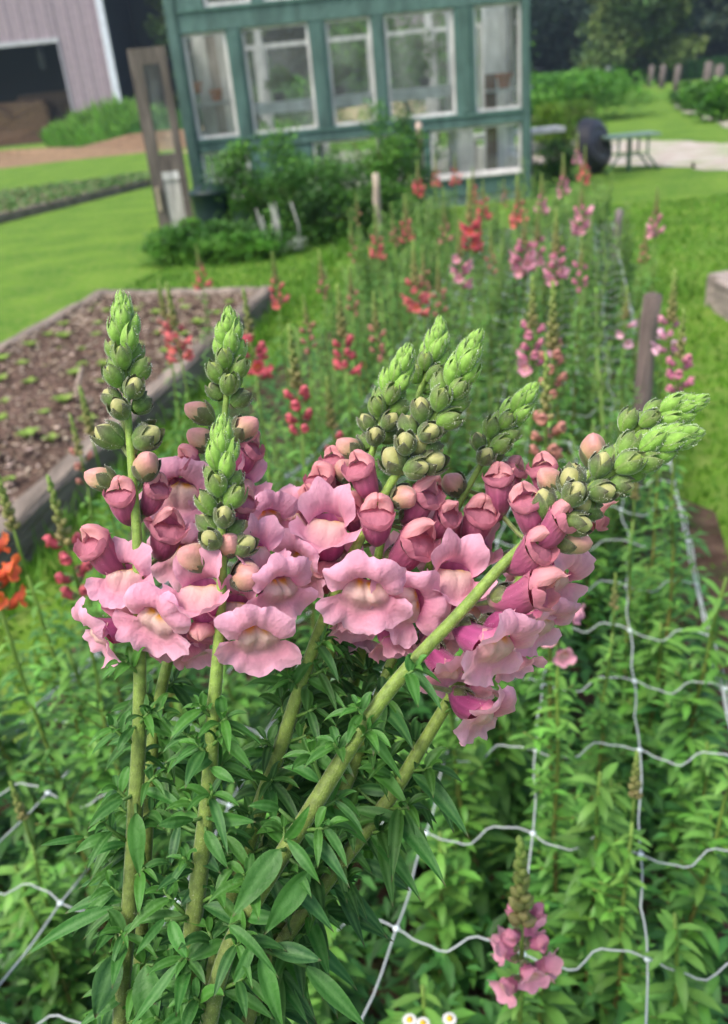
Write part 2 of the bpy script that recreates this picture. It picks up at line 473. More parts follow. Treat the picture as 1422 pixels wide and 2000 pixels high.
# silver flower spikes
t = empty("lambs_ear_plant", (-.55, 8.75, 0), "silvery plant with pale woolly spikes below the dark bush", "plant")
sm = MB()
r = random.Random(4)
for k in range(9):
    x, y = r.uniform(-.2, .2), r.uniform(-.1, .1); h = r.uniform(.3, .5)
    sm.tube([(x, y, 0), (x + r.uniform(-.03, .03), y, h * .5), (x + r.uniform(-.05, .05), y, h)], [.006, .012, .007], (.36, .37, .33), 6)
sm.build("flower_spike", M_SHRUB, t)
lm = MB()
for k in range(60):
    a = r.uniform(0, 6.28)
    leaf_quick(lm, Vector((r.uniform(-.2, .2), r.uniform(-.12, .12), r.uniform(.02, .12))), Vector((math.cos(a), math.sin(a), .5)), Vector((0, 0, 1)), .12, .04, (.28, .34, .26), .4)
lm.build("foliage", M_SHRUB, t)

# hedge row and far posts on the right
for k, (px, py, s) in enumerate([(1352, 208, .42), (1382, 218, .55), (1410, 230, .55), (1338, 196, .42)]):
    q = at_z(px, py + 6, 0)
    shrub("shrub", q.x, q.y, (1.1 * s, .9 * s, .75 * s), 2600, .11, [LIME, MID, LIME, MID][k], ["leafy green shrub at the near end of the fence row", "round green shrub in the middle of the fence row", "green shrub cut by the right edge of the frame beside the path", "dark green shrub where the gravel path ends"][k], "shrub", "shrubs along the fence row", seed=30 + k, clumps=14)
for k, (px, pb, pt, lab) in enumerate([(1292, 172, 148, "farthest weathered post left of the dark tree gap"), (1320, 180, 152, "second weathered post of the fence row"), (1377, 195, 142, "tall weathered post between the shrubs at right"), (1398, 200, 148, "weathered post next to the tall one at right"), (1270, 170, 146, "short thick weathered post standing in the far field")]):
    q = at_z(px, pb, 0); h = max(1.0, (pb - pt) / F * q.y * 1.12)
    mb = MB(); mb.tube([(0, 0, -.2), (.02, 0, h * .5), (0.05, 0, h)], [.16, .15, .13], (.13, .11, .10), 7)
    o = mb.build("fence_post", M_WOODV); o.location = (q.x, q.y, 0); tag(o, lab, "fence post", "posts of the far fence")
q = at_z(1186, 204, 0)
t = empty("water_hydrant", (q.x, q.y, 0), "dark standing hydrant post in the lawn left of the gravel path", "hydrant")
mb = MB(); mb.tube([(0, 0, 0), (0, 0, .9)], [.16, .13], (.04, .05, .06), 8); mb.tube([(0, 0, .88), (0, 0, 1.25)], [.22, .12], (.05, .05, .06), 8); mb.build("pipe", M_METAL, t)
mb = MB(); mb.bar((-.05, 0, 1.2), (.45, 0, 1.0), .08, .08, (.05, .05, .06)); mb.build("handle", M_METAL, t)
# wild verge at the foot of the far trees (uncountable)
mb = MB(); r = random.Random(8)
for i in range(9000):
    x = r.uniform(8, 40); y = 60 + r.uniform(-2, 3) - (x - 20) * .1
    d = Vector((r.uniform(-.4, .4), r.uniform(-.4, .4), 1))
    leaf_quick(mb, Vector((x, y, 0)), d, Vector((0, 1, 0)), r.uniform(.5, 1.4), .16, jit((.05, .16, .03), r, .3), .1, 2)
tag(mb.build("tall_grass", M_GRASSB), kind="stuff")

# ------------------------------------------------------------------ barn
def barn():
    Y = 58.0
    W = lambda px, py: at_y(px, py, Y)
    x_l = -40.0
    pr = W(213, 130).x            # right corner of the pinkish wall
    p_open_r = W(130, 150).x
    z_open = W(60, 78).z
    t = empty("barn", ((x_l + pr) / 2, Y, 0), "big barn with pale mauve ribbed metal wall and dark openings", "barn")
    base = t.location
    col = (.30, .235, .27)
    def ribbed(x0, x1, z0, z1, y=Y):
        mb = MB(); n = int((x1 - x0) / .11) + 2
        P = []
        for i in range(n + 1):
            x = lerp(x0, x1, i / n); d = .05 if i % 7 in (0,) else 0.0
            P.append([Vector((x, y - d, z0)), Vector((x, y - d, lerp(z0, z1, .5))), Vector((x, y - d, z1))])
        mb.grid(P, col); return mb
    ribbed(x_l, p_open_r, z_open, 16).build("wall", M_METAL, t, False, base)
    ribbed(p_open_r, pr, 0, 16).build("wall", M_METAL, t, False, base)
    mb = MB(); mb.box(x_l, p_open_r, Y - .1, Y + .2, z_open - .25, z_open - .002, (.42, .42, .45)); mb.build("lintel", M_METAL, t, False, base)
    mb = MB(); mb.box(p_open_r - .12, p_open_r - .003, Y - .08, Y + .2, 0, z_open - .26, (.30, .28, .32)); mb.build("door_jamb", M_METAL, t, False, base)
    mb = MB(); mb.bar((pr + .22, Y - .3, 0), (pr + .22, Y - .3, 15.9), .4, .3, (.62, .64, .72), Vector((0, 1, 0))); mb.build("downspout", M_METAL, t, False, base)
    # dark interior: back wall, side wall, floor, roof
    dk = (.02, .028, .045)  # shade of the interior and its blue cast put into the wall colour
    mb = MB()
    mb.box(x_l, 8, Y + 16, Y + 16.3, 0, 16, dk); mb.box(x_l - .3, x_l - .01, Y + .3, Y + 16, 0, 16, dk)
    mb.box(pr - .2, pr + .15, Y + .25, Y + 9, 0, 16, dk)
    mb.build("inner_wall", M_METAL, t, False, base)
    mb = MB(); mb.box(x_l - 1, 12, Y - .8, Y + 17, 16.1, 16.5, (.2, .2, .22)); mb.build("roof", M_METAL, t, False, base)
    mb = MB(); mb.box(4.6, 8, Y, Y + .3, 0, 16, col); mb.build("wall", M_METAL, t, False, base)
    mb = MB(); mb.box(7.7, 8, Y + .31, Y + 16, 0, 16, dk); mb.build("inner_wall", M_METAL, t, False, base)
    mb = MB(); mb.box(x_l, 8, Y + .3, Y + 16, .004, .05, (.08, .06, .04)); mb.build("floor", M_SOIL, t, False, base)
    # hanging feed bag / lantern in opening
    q = W(65, 95)
    mb = MB(); mb.tube([(q.x, Y + 1.2, q.z + .9), (q.x, Y + 1.2, q.z - .2), (q.x, Y + 1.2, q.z - 1.0)], [.03, .22, .18], (.05, .05, .06), 6)
    o = mb.build("hanging_chain", M_METAL); tag(o, "dim chain hoist hanging inside the left barn opening", "chain hoist")
    # hay bales, big square ones
    def bale(px, py, w, h, lab, y=Y + 2.2, c=(.20, .12, .065)):
        q = at_y(px, py, y)
        mb = MB(); r = random.Random(int(px))
        nx, nz = 12, 8
        P = []
        prof = []
        for a in range(40):
            an = a / 40 * 2 * math.pi
            cx = math.copysign(abs(math.cos(an)) ** .25, math.cos(an)) * w / 2
            cz = math.copysign(abs(math.sin(an)) ** .25, math.sin(an)) * h / 2
            prof.append((cx, cz))
        for j, yy in enumerate([0, .02, .1, 1.0, 1.1, 1.12]):
            k = [0.0, .85, 1, 1, .9, 0][j]
            P.append([Vector((c0 * k + r.uniform(-.05, .05), yy, c1 * k + r.uniform(-.05, .05))) for c0, c1 in prof])
        mb.grid(P, c, close=True)
        o = mb.build("hay_bale", M_STRAW); o.location = (q.x, y, q.z)
        tag(o, lab, "hay bale", "bales stacked in the barn opening")
    bale(30, 232, 4.2, 1.9, "upper hay bale at the left edge of the barn opening")
    bale(22, 278, 4.4, 1.9, "lower hay bale under the one at the left edge")
    bale(98, 215, 4.0, 2.0, "darker upper hay bale in the middle of the barn opening", Y + 3.4, (.12, .08, .05))
    bale(98, 262, 4.0, 2.2, "darker lower hay bale in the middle of the barn opening", Y + 3.4, (.12, .08, .05))
barn()
def mound(name, cx, cy, rx, ry, h, col, mat, seed, label, cat, n=26):
    r = random.Random(seed); mb = MB(); P = []
    for i in range(n + 1):
        q = i / n
        row = []
        for j in range(48):
            a = j / 48 * 2 * math.pi
            k = q * (1 + .12 * math.sin(3 * a + seed) + .07 * math.sin(7 * a))
            z = h * (math.cos(min(1, q) * math.pi) * .5 + .5) * (1 + .25 * math.sin(5 * a + q * 6 + seed)) + r.uniform(0, .05 * h) * (1 - q) - .02 * (q == 1)
            row.append(Vector((math.cos(a) * rx * k, math.sin(a) * ry * k, z)))
        P.append(row)
    mb.grid(P, col, close=True)
    o = mb.build(name, mat); o.location = (cx, cy, 0); tag(o, label, cat)
    return o
q = at_z(90, 322, 0)
mound("straw_pile", q.x - 3, q.y + 4, 9, 3.5, .35, (.23, .15, .085), M_STRAW, 1, "long low heap of old straw in front of the left barn opening", "straw pile")
q = at_z(330, 300, 0)
mound("straw_pile", -6.5, 36, 6.0, 2.6, .45, (.19, .12, .07), M_STRAW, 2, "brownish straw heap behind the weathered door frame", "straw pile")
mound("straw_pile", -8.6, 47, 2.0, 2.2, .8, (.36, .26, .13), M_STRAW, 5, "steep pale straw heap seen through the weathered door frame", "straw pile")
mound("straw_pile", 2.0, 30, 6.5, 2.2, .7, (.42, .32, .18), M_STRAW, 6, "pale straw heap seen through the greenhouse's lower windows", "straw pile")
def tallgrass(cx, cy, rx, ry, h, n, label, seed, w=.10, col=(.13, .30, .04)):
    r = random.Random(seed); mb = MB()
    for i in range(n):
        a = r.uniform(0, 6.28); q = r.random() ** .5
        x, y = math.cos(a) * rx * q, math.sin(a) * ry * q
        d = Vector((r.gauss(0, .25), r.gauss(0, .25), 1))
        leaf_quick(mb, Vector((x, y, 0)), d, Vector((0, 1, 0)), h * r.uniform(.5, 1.1) * (1.05 - q * .6), w, jit(col, r, .3), .15, 3)
    o = mb.build("grass_clump", M_GRASSB); o.location = (cx, cy, 0)
    tag(o, label, "grass clump")
q = at_z(185, 290, 0)
tallgrass(q.x, q.y + 5, 3.4, 2.0, 2.5, 3500, "tall bright grass clump at the foot of the barn corner", 3, .12)
q = at_z(262, 290, 0)
tallgrass(q.x, q.y + 8, 2.4, 1.5, 1.7, 1500, "lower grass clump between the barn corner and the weathered door", 4, .10, (.05, .15, .03))

# far low bed on the left lawn
def plank_box(name, corners, h, tk, col, label, cat, mat=M_WOOD, soil=None, soilmat=None, soilz=None, bump=.02, base_z=0.0, group=None):
    """corners: 4 xy around; boards on each side as one part each; soil inside"""
    c = [Vector((x, y, 0)) for x, y in corners]
    ctr = sum(c, Vector()) / 4
    t = empty(name, ctr, label, cat, group)
    for i in range(4):
        a, b = c[i], c[(i + 1) % 4]
        d = (b - a).normalized(); nrm = Vector((-d.y, d.x, 0))
        if nrm.dot(ctr - a) < 0: nrm = -nrm
        mb = MB()
        L = (b - a).length
        ext = tk if i % 2 == 0 else -.003
        n = max(4, int(L / .12))
        r = random.Random(i)
        # board with slightly worn profile
        P = []
        for k in range(n + 1):
            s = lerp(-ext * 0, L, k / n) if i % 2 == 0 else lerp(tk + .003, L - tk - .003, k / n)
            w = r.uniform(-.006, .006)
            pr = [(0, 0), (0, h - .02 + w), (.015, h + w), (tk - .015, h + w), (tk, h - .02 + w), (tk, 0)]
            P.append([a + d * s + nrm * o + Vector((0, 0, z)) for o, z in pr])
        mb.grid(P, col, close=True)
        m = len(P[0]); mb.add(P[0], [tuple(range(m))], col); mb.add(P[-1], [tuple(reversed(range(m)))], col)
        mb.build("side_board", mat, t, False, ctr)
    if soil:
        mb = MB(); N = 70; r = random.Random(3)
        P = []
        for i in range(N + 1):
            row = []
            for j in range(N + 1):
                u, v = lerp(.02, .98, i / N), lerp(.02, .98, j / N)
                p = c[0].lerp(c[1], u).lerp(c[3].lerp(c[2], u), v)
                row.append(p + Vector((0, 0, soilz + r.uniform(-bump, bump) + .03 * math.sin(u * 3.1) * math.sin(v * 3.1))))
            P.append(row)
        mb.grid(P, soil); mb.build("soil", soilmat, t, True, ctr)
    return t
def xy(px, py, z=0):
    p = at_z(px, py, z); return (p.x, p.y)
FB = [xy(292, 350), xy(292, 364), xy(-60, 452), xy(-60, 396)]
plank_box("raised_bed", FB, .14, .12, (.22, .18, .15), "long low planted bed across the lawn below the barn", "raised bed", soil=(.22, .2, .12), soilmat=M_SOIL, soilz=.10)
r = random.Random(77)
mb = MB()
for i in range(2600):
    u, v = r.random(), r.random()
    p = Vector((*FB[0], 0)).lerp(Vector((*FB[3], 0)), u).lerp(Vector((*FB[1], 0)).lerp(Vector((*FB[2], 0)), u), v)
    a = r.uniform(0, 6.28)
    leaf_quick(mb, p + Vector((0, 0, .12)), Vector((math.cos(a), math.sin(a), 1.2)), Vector((0, 0, 1)), r.uniform(.08, .2), .05, jit(r.choice([(.09, .2, .04), (.16, .2, .08), (.05, .13, .03)]), r, .2), .4, 2)
o = mb.build("ground_cover", M_GRASSB); tag(o, kind="stuff")

# mulched raised bed on the left
RB = [xy(0, 1052, .16), xy(535, 560, .16), xy(190, 568, .16)]
RBc = [RB[0], RB[1], RB[2]]
d01 = Vector(RB[1]) - Vector(RB[0])
far_l = Vector(RB[2]); near_l = far_l - d01 * 1.0
extra = -d01 * .35
RBX = [tuple(Vector(RB[0]) + extra), RB[1], RB[2], tuple(near_l + extra)]
rb = plank_box("raised_bed", RBX, .165, .11, (.22, .18, .145), "mulched raised bed with weathered boards left of the flowers", "raised bed", soil=(.13, .085, .065), soilmat=M_SOIL, soilz=.125, bump=.022)
def in_rb(u, v): 
    a = Vector(RBX[0]).lerp(Vector(RBX[1]), u); b = Vector(RBX[3]).lerp(Vector(RBX[2]), u)
    return a.lerp(b, v)
# bark chips, uncountable
mb = MB(); r = random.Random(9)
for i in range(9000):
    p2 = in_rb(r.uniform(.05, .97), r.uniform(.06, .94))
    c = Vector((p2.x, p2.y, .148 + r.uniform(0, .02)))
    a = r.uniform(0, 6.28); d = Vector((math.cos(a), math.sin(a), r.uniform(-.3, .3))); s = Vector((-math.sin(a), math.cos(a), r.uniform(-.3, .3)))
    L, W = r.uniform(.015, .05), r.uniform(.008, .022)
    col = jit(r.choice([(.20, .14, .10), (.32, .25, .18), (.08, .05, .035), (.45, .36, .28), (.05, .035, .03)]), r, .2)
    u = Vector((0, 0, .006))
    mb.add([c - d * L / 2, c + s * W / 2, c + d * L / 2, c - s * W / 2, c + u], [(0, 1, 4), (1, 2, 4), (2, 3, 4), (3, 0, 4)], col)
tag(mb.build("bark_mulch", M_SOIL, None, False), kind="stuff")
# seedlings: a prototype and copies
r = random.Random(10)
mb = MB()
for k in range(9):
    a = k * 2.4
    leaf_quick(mb, Vector((0, 0, .01)), Vector((math.cos(a), math.sin(a), 1.6)), Vector((0, 0, 1)), .08 + .03 * r.random(), .03, jit((.20, .31, .05), r, .2), .5)
seed_me = mb.mesh("foliage", M_GRASSB)
for i in range(6):
    for j in range(16):
        u = .05 + .9 * (j + .5 + r.uniform(-.3, .3)) / 16; v = .10 + .80 * (i + .5 + r.uniform(-.25, .25)) / 6
        p2 = in_rb(u, v)
        o = link("seedling", seed_me); o.location = (p2.x, p2.y, .135); s = r.uniform(.5, 1.15); o.scale = (s, s, s); o.rotation_euler.z = r.uniform(0, 6)
        tag(o, "tiny green seedling sprouting from the brown mulch of the left bed", "seedling", "seedlings in the mulched bed")
mb = MB(); q = at_z(150, 770, .2); mb.tube([(q.x, q.y, .13), (q.x + .02, q.y - .02, .25), (q.x + .045, q.y + .03, .32)], [.009, .012, .009], (.42, .33, .26), 6)
tag(mb.build("garden_marker", M_WOODV), "pale wooden marker stub standing in the mulched bed", "marker stick")

# raised bed / slab at the right edge of the frame
a0 = xy(1382, 533, .2)
plank_box("raised_bed", [a0, (a0[0] + 1.6, a0[1] + .35), (a0[0] + 1.6, a0[1] - 1.6), (a0[0] + .0 - .1, a0[1] - 1.7)][::-1], .2, .13, (.30, .25, .22), "weathered bed corner entering at the right edge of the lawn", "raised bed", soil=(.12, .09, .06), soilmat=M_SOIL, soilz=.14)

# ------------------------------------------------------------------ greenhouse
def greenhouse():
    Y = 10.95
    q = lambda px, py: at_y(px, py, Y)
    GR = (.082, .15, .13)
    GR2 = (.072, .135, .116)
    WH = (.62, .60, .57)
    xs = {}
    def X(a, b): return (q(*a).x + q(*b).x) / 2
    xL = X((324, 50), (368, 300)); xR = q(1036, 300).x
    t = empty("greenhouse", ((xL + xR) / 2, Y + 1.5, 0), "green painted greenhouse built from old window sashes", "greenhouse")
    base = Vector(t.location)
    zt = q(680, 34).z      # underside of upper beam ~ window tops
    zb = q(700, 243).z     # bottom of window row
    zr0 = q(700, 268).z    # lower side of middle rail
    zbeam = q(600, 18).z
    zlow = q(930, 340).z
    ztop = zbeam + .95
    depth = 2.9
    # window bays of the row: (left px top, right px top, left px bottom, right px bottom)
    bays = [((355, 66), (440, 62), (383, 262), (467, 258)), ((470, 52), (602, 40), (494, 252), (620, 244)), ((634, 38), (724, 30), (652, 243), (738, 236)), ((746, 28), (886, 17), (763, 232), (892, 220)), ((924, 10), (1017, 3), (930, 214), (1020, 208))]
    bx = [(X(b[0], b[2]), X(b[1], b[3])) for b in bays]
    def part(name, mat=M_PAINT, smooth=False):
        mb = MB(); return mb, (lambda: mb.build(name, mat, t, smooth, base))
    # posts
    edges = [xL] + [v for b in bx for v in b] + [xR]
    posts = [(edges[i], edges[i + 1]) for i in range(0, len(edges), 2)]
    for i, (a, b) in enumerate(posts):
        mb, done = part("post")
        outer = i in (0, len(posts) - 1)
        lo = 0 if outer else zb + .002
        hi = ztop if outer else zt - .002
        mb.box(a, b, Y - .02 - (.012 if outer else 0), Y + .09, lo, hi, jit(GR, rnd, .06))
        # raised batten on the post
        m = (a + b) / 2; w = min(.05, (b - a) * .3)
        mb.box(m - w, m + w, Y - .045 - (.012 if outer else 0), Y - .0205 - (.012 if outer else 0), lo + .01, hi - .01, jit(GR2, rnd, .06))
        done()
    xa, xb = posts[0][1] + .002, posts[-1][0] - .002
    for z0, z1, yo in ((zt, zbeam + .11, .03), (zr0, zb, .03), (0.12, zlow - .03, .015)):
        mb, done = part("rail"); mb.box(xa, xb, Y - yo, Y + .08, z0, z1, GR)
        mb.box(xa, xb, Y - yo - .02, Y - yo - .0015, z1 - .03, z1, (.09, .175, .148)); done()
    mb, done = part("sill_board"); mb.box(xa, xb, Y - .06, Y + .1, zlow - .028, zlow - .002, WH); done()
    # main sashes
    def sash(x0, x1, z0, z1, fr=.035, col=WH, mid=None, y=Y + .015, nm="window"):
        mb = MB()
        mb.box(x0, x1, y, y + .03, z1 - fr, z1, col); mb.box(x0, x1, y, y + .03, z0, z0 + fr, col)
        mb.box(x0, x0 + fr, y, y + .03, z0 + fr + .0005, z1 - fr - .0005, col); mb.box(x1 - fr, x1, y, y + .03, z0 + fr + .0005, z1 - fr - .0005, col)
        if mid: mb.box(x0 + fr, x1 - fr, y + .002, y + .028, mid - .02, mid + .02, col)
        w = mb.build(nm, M_PAINT, t, False, base)
        g = MB(); g.box(x0 + fr * .8, x1 - fr * .8, y + .012, y + .016, z0 + fr * .8, z1 - fr * .8, (1, 1, 1))
        g.build("pane", M_GLASS, w, False)
        return w
    zmid = q(690, 190).z
    for i, (a, b) in enumerate(bx):
        sash(a + .004, b - .004, zb + .004, zt - .004, fr=[.035, .03, .03, .035, .03][i])
    # lower row
    def xr(p): return q(*p).x
    low = [(xa, xr((487, 310)), 'w'), (xr((487, 310)), xr((611, 300)), 'p'), (xr((612, 300)), xr((784, 290)), 'w'), (xr((784, 290)), xr((840, 290)), 'p'), (xr((841, 290)), xb, 'w')]
    for a, b, k in low:
        if k == 'w':
            sash(a + .004, b - .004, zlow + .002, zr0 - .004, fr=.03)
        else:
            mb, done = part("panel"); mb.box(a, b, Y, Y + .05, zlow, zr0 - .002, GR)
            for zz in np.arange(zlow + .12, zr0 - .05, .13): mb.box(a + .01, b - .01, Y - .014, Y - .001, zz, zz + .1, (.075, .15, .128))
            done()
    # foundation
    mb, done = part("footing", M_WOOD); mb.box(xL, xR, Y, Y + .1, 0, .118, (.14, .2, .18)); done()
    # upper row: clapboard left, sashes, until the roof
    z0 = zbeam + .112
    xc = xr((396, 10))
    for k in range(8):
        mb, done = part("clapboard"); mb.box(xa, xc - .002, Y - .03 + .008 * (k % 2), Y + .03, z0 + k * .105 + .002, z0 + (k + 1) * .105, jit(GR, rnd, .05)); done()
    ups = [(xr((398, 10)), xr((490, 10))), (xr((514, 8)), xr((675, 0))), (xr((700, 0)), xr((880, -10))), (xr((905, -10)), xb)]
    for i, (a, b) in enumerate(ups):
        sash(a, b, z0 + .003, ztop - .12, fr=.035)
        nx = ups[i + 1][0] if i < 3 else None
        if nx:
            mb, done = part("post"); mb.box(b + .002, nx - .002, Y - .02, Y + .08, z0, ztop - .12, GR); done()
    mb, done = part("rail"); mb.box(xa, xb, Y - .03, Y + .08, ztop - .118, ztop, GR); done()
    # side walls
    for sx, nm in ((xL + .02, 0), (xR - .02, 1)):
        for k in range(4):
            yy = Y + .12 + k * (depth - .2) / 3
            mb, done = part("post"); mb.box(sx - .04, sx + .04, yy, yy + .08, 0, ztop - .05, GR if nm == 0 else (.5, .5, .5)); done()
            if k < 3:
                y1 = yy + (depth - .2) / 3
                for zz in (.0, zr0, zt, ztop - .14):
                    mb, done = part("rail"); mb.box(sx - .03, sx + .03, yy + .082, y1 - .002, zz + .001, zz + (.45 if zz == 0 else .1), GR if nm == 0 else WH); done()
                w = MB(); w.box(sx - .025, sx + .025, yy + .083, y1 - .003, zb, zb + .04, WH); w.box(sx - .025, sx + .025, yy + .083, yy + .13, zb + .041, zt - .001, WH); w.box(sx - .025, sx + .025, y1 - .05, y1 - .003, zb + .041, zt - .001, WH)
                wo = w.build("window", M_PAINT, t, False, base)
                g = MB(); g.box(sx - .003, sx + .003, yy + .1, y1 - .02, zb + .02, zt - .001, (1, 1, 1)); g.build("pane", M_GLASS, wo, False)
    # back wall
    yb = Y + depth
    cols = np.linspace(xL, xR, 6)
    for k in range(6):
        mb, done = part("post"); x = cols[k]; mb.box(x - .05, x + .05, yb, yb + .08, 0, ztop + .1, WH if k not in (0, 5) else GR); done()
        if k < 5:
            a, b = cols[k] + .052, cols[k + 1] - .052
            for zz, hh in ((0.02, .4), (zr0 - .1, .07), (ztop - .1, .12)):
                mb, done = part("rail"); mb.box(a, b, yb + .01, yb + .07, zz, zz + hh, WH); done()
            g = MB(); fr = .04
            g.box(a, b, yb + .02, yb + .05, zt - .1, zt - .04, WH); g.box(a, a + fr, yb + .02, yb + .05, zr0 - .028, zt - .102, WH)
            g.box(b - fr, b, yb + .02, yb + .05, zr0 - .028, zt - .102, WH)
            w = g.build("window", M_PAINT, t, False, base)
            g = MB(); g.box(a + fr, b - fr, yb + .03, yb + .034, zr0 - .028, zt - .102, (1, 1, 1)); g.build("pane", M_GLASS, w, False)
    # tall white boards inside at left and right corner (old doors used as walls)
    mb, done = part("inner_board"); mb.box(xR - .72, xR - .42, Y + 1.6, Y + 1.66, 0, ztop, (.60, .60, .60)); mb.box(xR - .36, xR - .1, Y + .9, Y + .96, .0, ztop, (.66, .66, .66)); done()
    mb, done = part("inner_board"); mb.box(xL + .14, xL + .30, Y + .8, Y + .86, 0, zt + .1, WH); mb.box(xL + .42, xL + .62, Y + .8, Y + .86, 0, zt + .1, WH); mb.box(xL + .302, xL + .418, Y + .81, Y + .85, 0, zt + .0, (.3, .26, .23)); done()
    mb, done = part("inner_post", M_WOODV); mb.box(xR - .42, xR - .30, Y + .5, Y + .62, 0, zmid + .1, (.22, .13, .09)); done()
    # roof: lean-to of clear glazing bars
    for k in range(9):
        x = lerp(xL, xR, k / 8)
        mb, done = part("rafter"); mb.bar((x, Y - .15, ztop + .03), (x, yb + .2, ztop + .75), .05, .08, GR); done()
    g = MB(); P = [[Vector((xL, Y - .15, ztop + .08)), Vector((xL, yb + .2, ztop + .80))], [Vector((xR, Y - .15, ztop + .08)), Vector((xR, yb + .2, ztop + .80))]]
    g.grid(P, (1, 1, 1)); g.build("roof_pane", M_GLASS, t, False, base)
    # floor
    mb, done = part("floor", M_SOIL); mb.box(xL + .1, xR - .1, Y + .12, yb - .01, .003, .02, (.2, .17, .14)); done()
    # potting bench inside
    zsh = zmid
    tb = empty("potting_bench", ((xL + xR) / 2, Y + .55, 0), "white potting bench across the inside of the greenhouse windows", "bench")
    mb = MB(); mb.box(xL + .66, xR - .72, Y + .14, Y + .17, zsh - .09, zsh + .03, (.80, .78, .74)); mb.box(xL + .66, xR - .72, Y + .1705, Y + .75, zsh - .01, zsh + .029, (.7, .68, .64)); mb.build("bench_top", M_PAINT, tb, False, Vector(tb.location))
    for x in (xL + .8, xL + 1.55, xL + 2.3, xR - .85):
        for yy in (Y + .3, Y + .7):
            mb = MB(); mb.box(x - .03, x + .03, yy - .03, yy + .03, .021, zsh - .012, (.6, .58, .55)); mb.build("leg", M_PAINT, tb, False, Vector(tb.location))
    # pots
    def pot(px, py, yy, s, lab, hang=False):
        w = at_y(px, py, yy)
        mb = MB(); P = []
        for rr, zz in ((.0, 0), (.055, 0), (.075, .09), (.08, .11), (.095, .112), (.095, .15), (.082, .152), (.078, .12), (0, .115)):
            P.append([Vector((math.cos(k / 16 * 6.283) * rr * s, math.sin(k / 16 * 6.283) * rr * s, zz * s)) for k in range(16)])
        mb.grid(P, (.50, .17, .07), close=True)
        o = mb.build("clay_pot", M_CLAY); o.location = (w.x, yy, w.z); tag(o, lab, "plant pot", "clay pots in the greenhouse")
        return w
    w = pot(985, 172, Y + .3, 1.05, "orange clay pot behind the rightmost window")
    sh = MB(); sh.box(w.x - .2, w.x + .3, Y + .15, Y + .5, w.z - .032, w.z - .001, WH)
    tag(sh.build("wall_shelf", M_PAINT, None, False), "white shelf holding the orange pot by the greenhouse's right corner", "shelf")
    w = pot(424, 198, Y + .5, .85, "orange clay pot behind the leftmost window")
    sh = MB(); sh.box(xL + .16, w.x + .15, Y + .35, Y + .7, w.z - .032, w.z - .001, WH)
    tag(sh.build("wall_shelf", M_PAINT, None, False), "white shelf holding the pot behind the leftmost window", "shelf")
    w = pot(386, 182, Y + .62, .8, "pinkish clay pot left of the orange one behind the leftmost window")
    w2 = at_y(386, 182, Y + .62)
    # plants on bench
    for k, (px, lab) in enumerate([(545, "leafy seedlings on the bench behind the second window"), (665, "leafy plant on the bench behind the narrow middle window"), (830, "tall leafy plant on the bench behind the wide window")]):
        c = at_y(px, 190, Y + .5)
        r = random.Random(50 + k); tt = empty("potted_plant", (c.x, Y + .5, zsh + .031), lab, "potted plant", "plants on the potting bench")
        s_, l_ = MB(), MB()
        s_.tube([(0, 0, 0), (0.01, 0, .12), (0, .01, .3)], [.006, .005, .003], (.1, .2, .05), 5)
        leaf_cloud(l_, r, (0, 0, .22 + .12 * (k == 2)), (.24, .16, .16 + .14 * (k == 2)), 900, .05, LIME + MID, 12)
        s_.build("stem", M_SHRUB, tt); l_.build("foliage", M_SHRUB, tt)
        pm = MB(); P = []
        for rr, zz in ((0, 0.0), (.06, 0), (.08, .1), (.07, .1), (0, .09)): P.append([Vector((math.cos(j / 14 * 6.283) * rr, math.sin(j / 14 * 6.283) * rr, zz)) for j in range(14)])
        pm.grid(P, (.05, .05, .05), close=True); pm.build("pot", M_PLASTIC, tt)
    # greenery under the bench and behind the greenhouse
    shrub("tomato_plant", xL + 1.5, Y + 1.6, (.6, .4, .36), 2500, .06, MID, "green plant growing low inside the greenhouse behind the second window", "plant", "plants inside the greenhouse", seed=61)
    shrub("tomato_plant", xL + 2.7, Y + 1.7, (.6, .4, .42), 2500, .06, MID, "green plant growing low inside the greenhouse behind the wide window", "plant", "plants inside the greenhouse", seed=62)
    shrub("tall_shrub", 1.9, 17.5, (1.9, 1.2, 2.1), 12000, .09, LIME + MID, "tall green shrub standing behind the greenhouse's wide window", "shrub", seed=63)
    shrub("tall_shrub", -.5, 18.0, (1.0, .7, .85), 4500, .09, LIME, "bright green shrub standing behind the greenhouse's second window", "shrub", seed=64)
    return xL, xR, zr0, zt
xL, xR, zr0, zt = greenhouse()

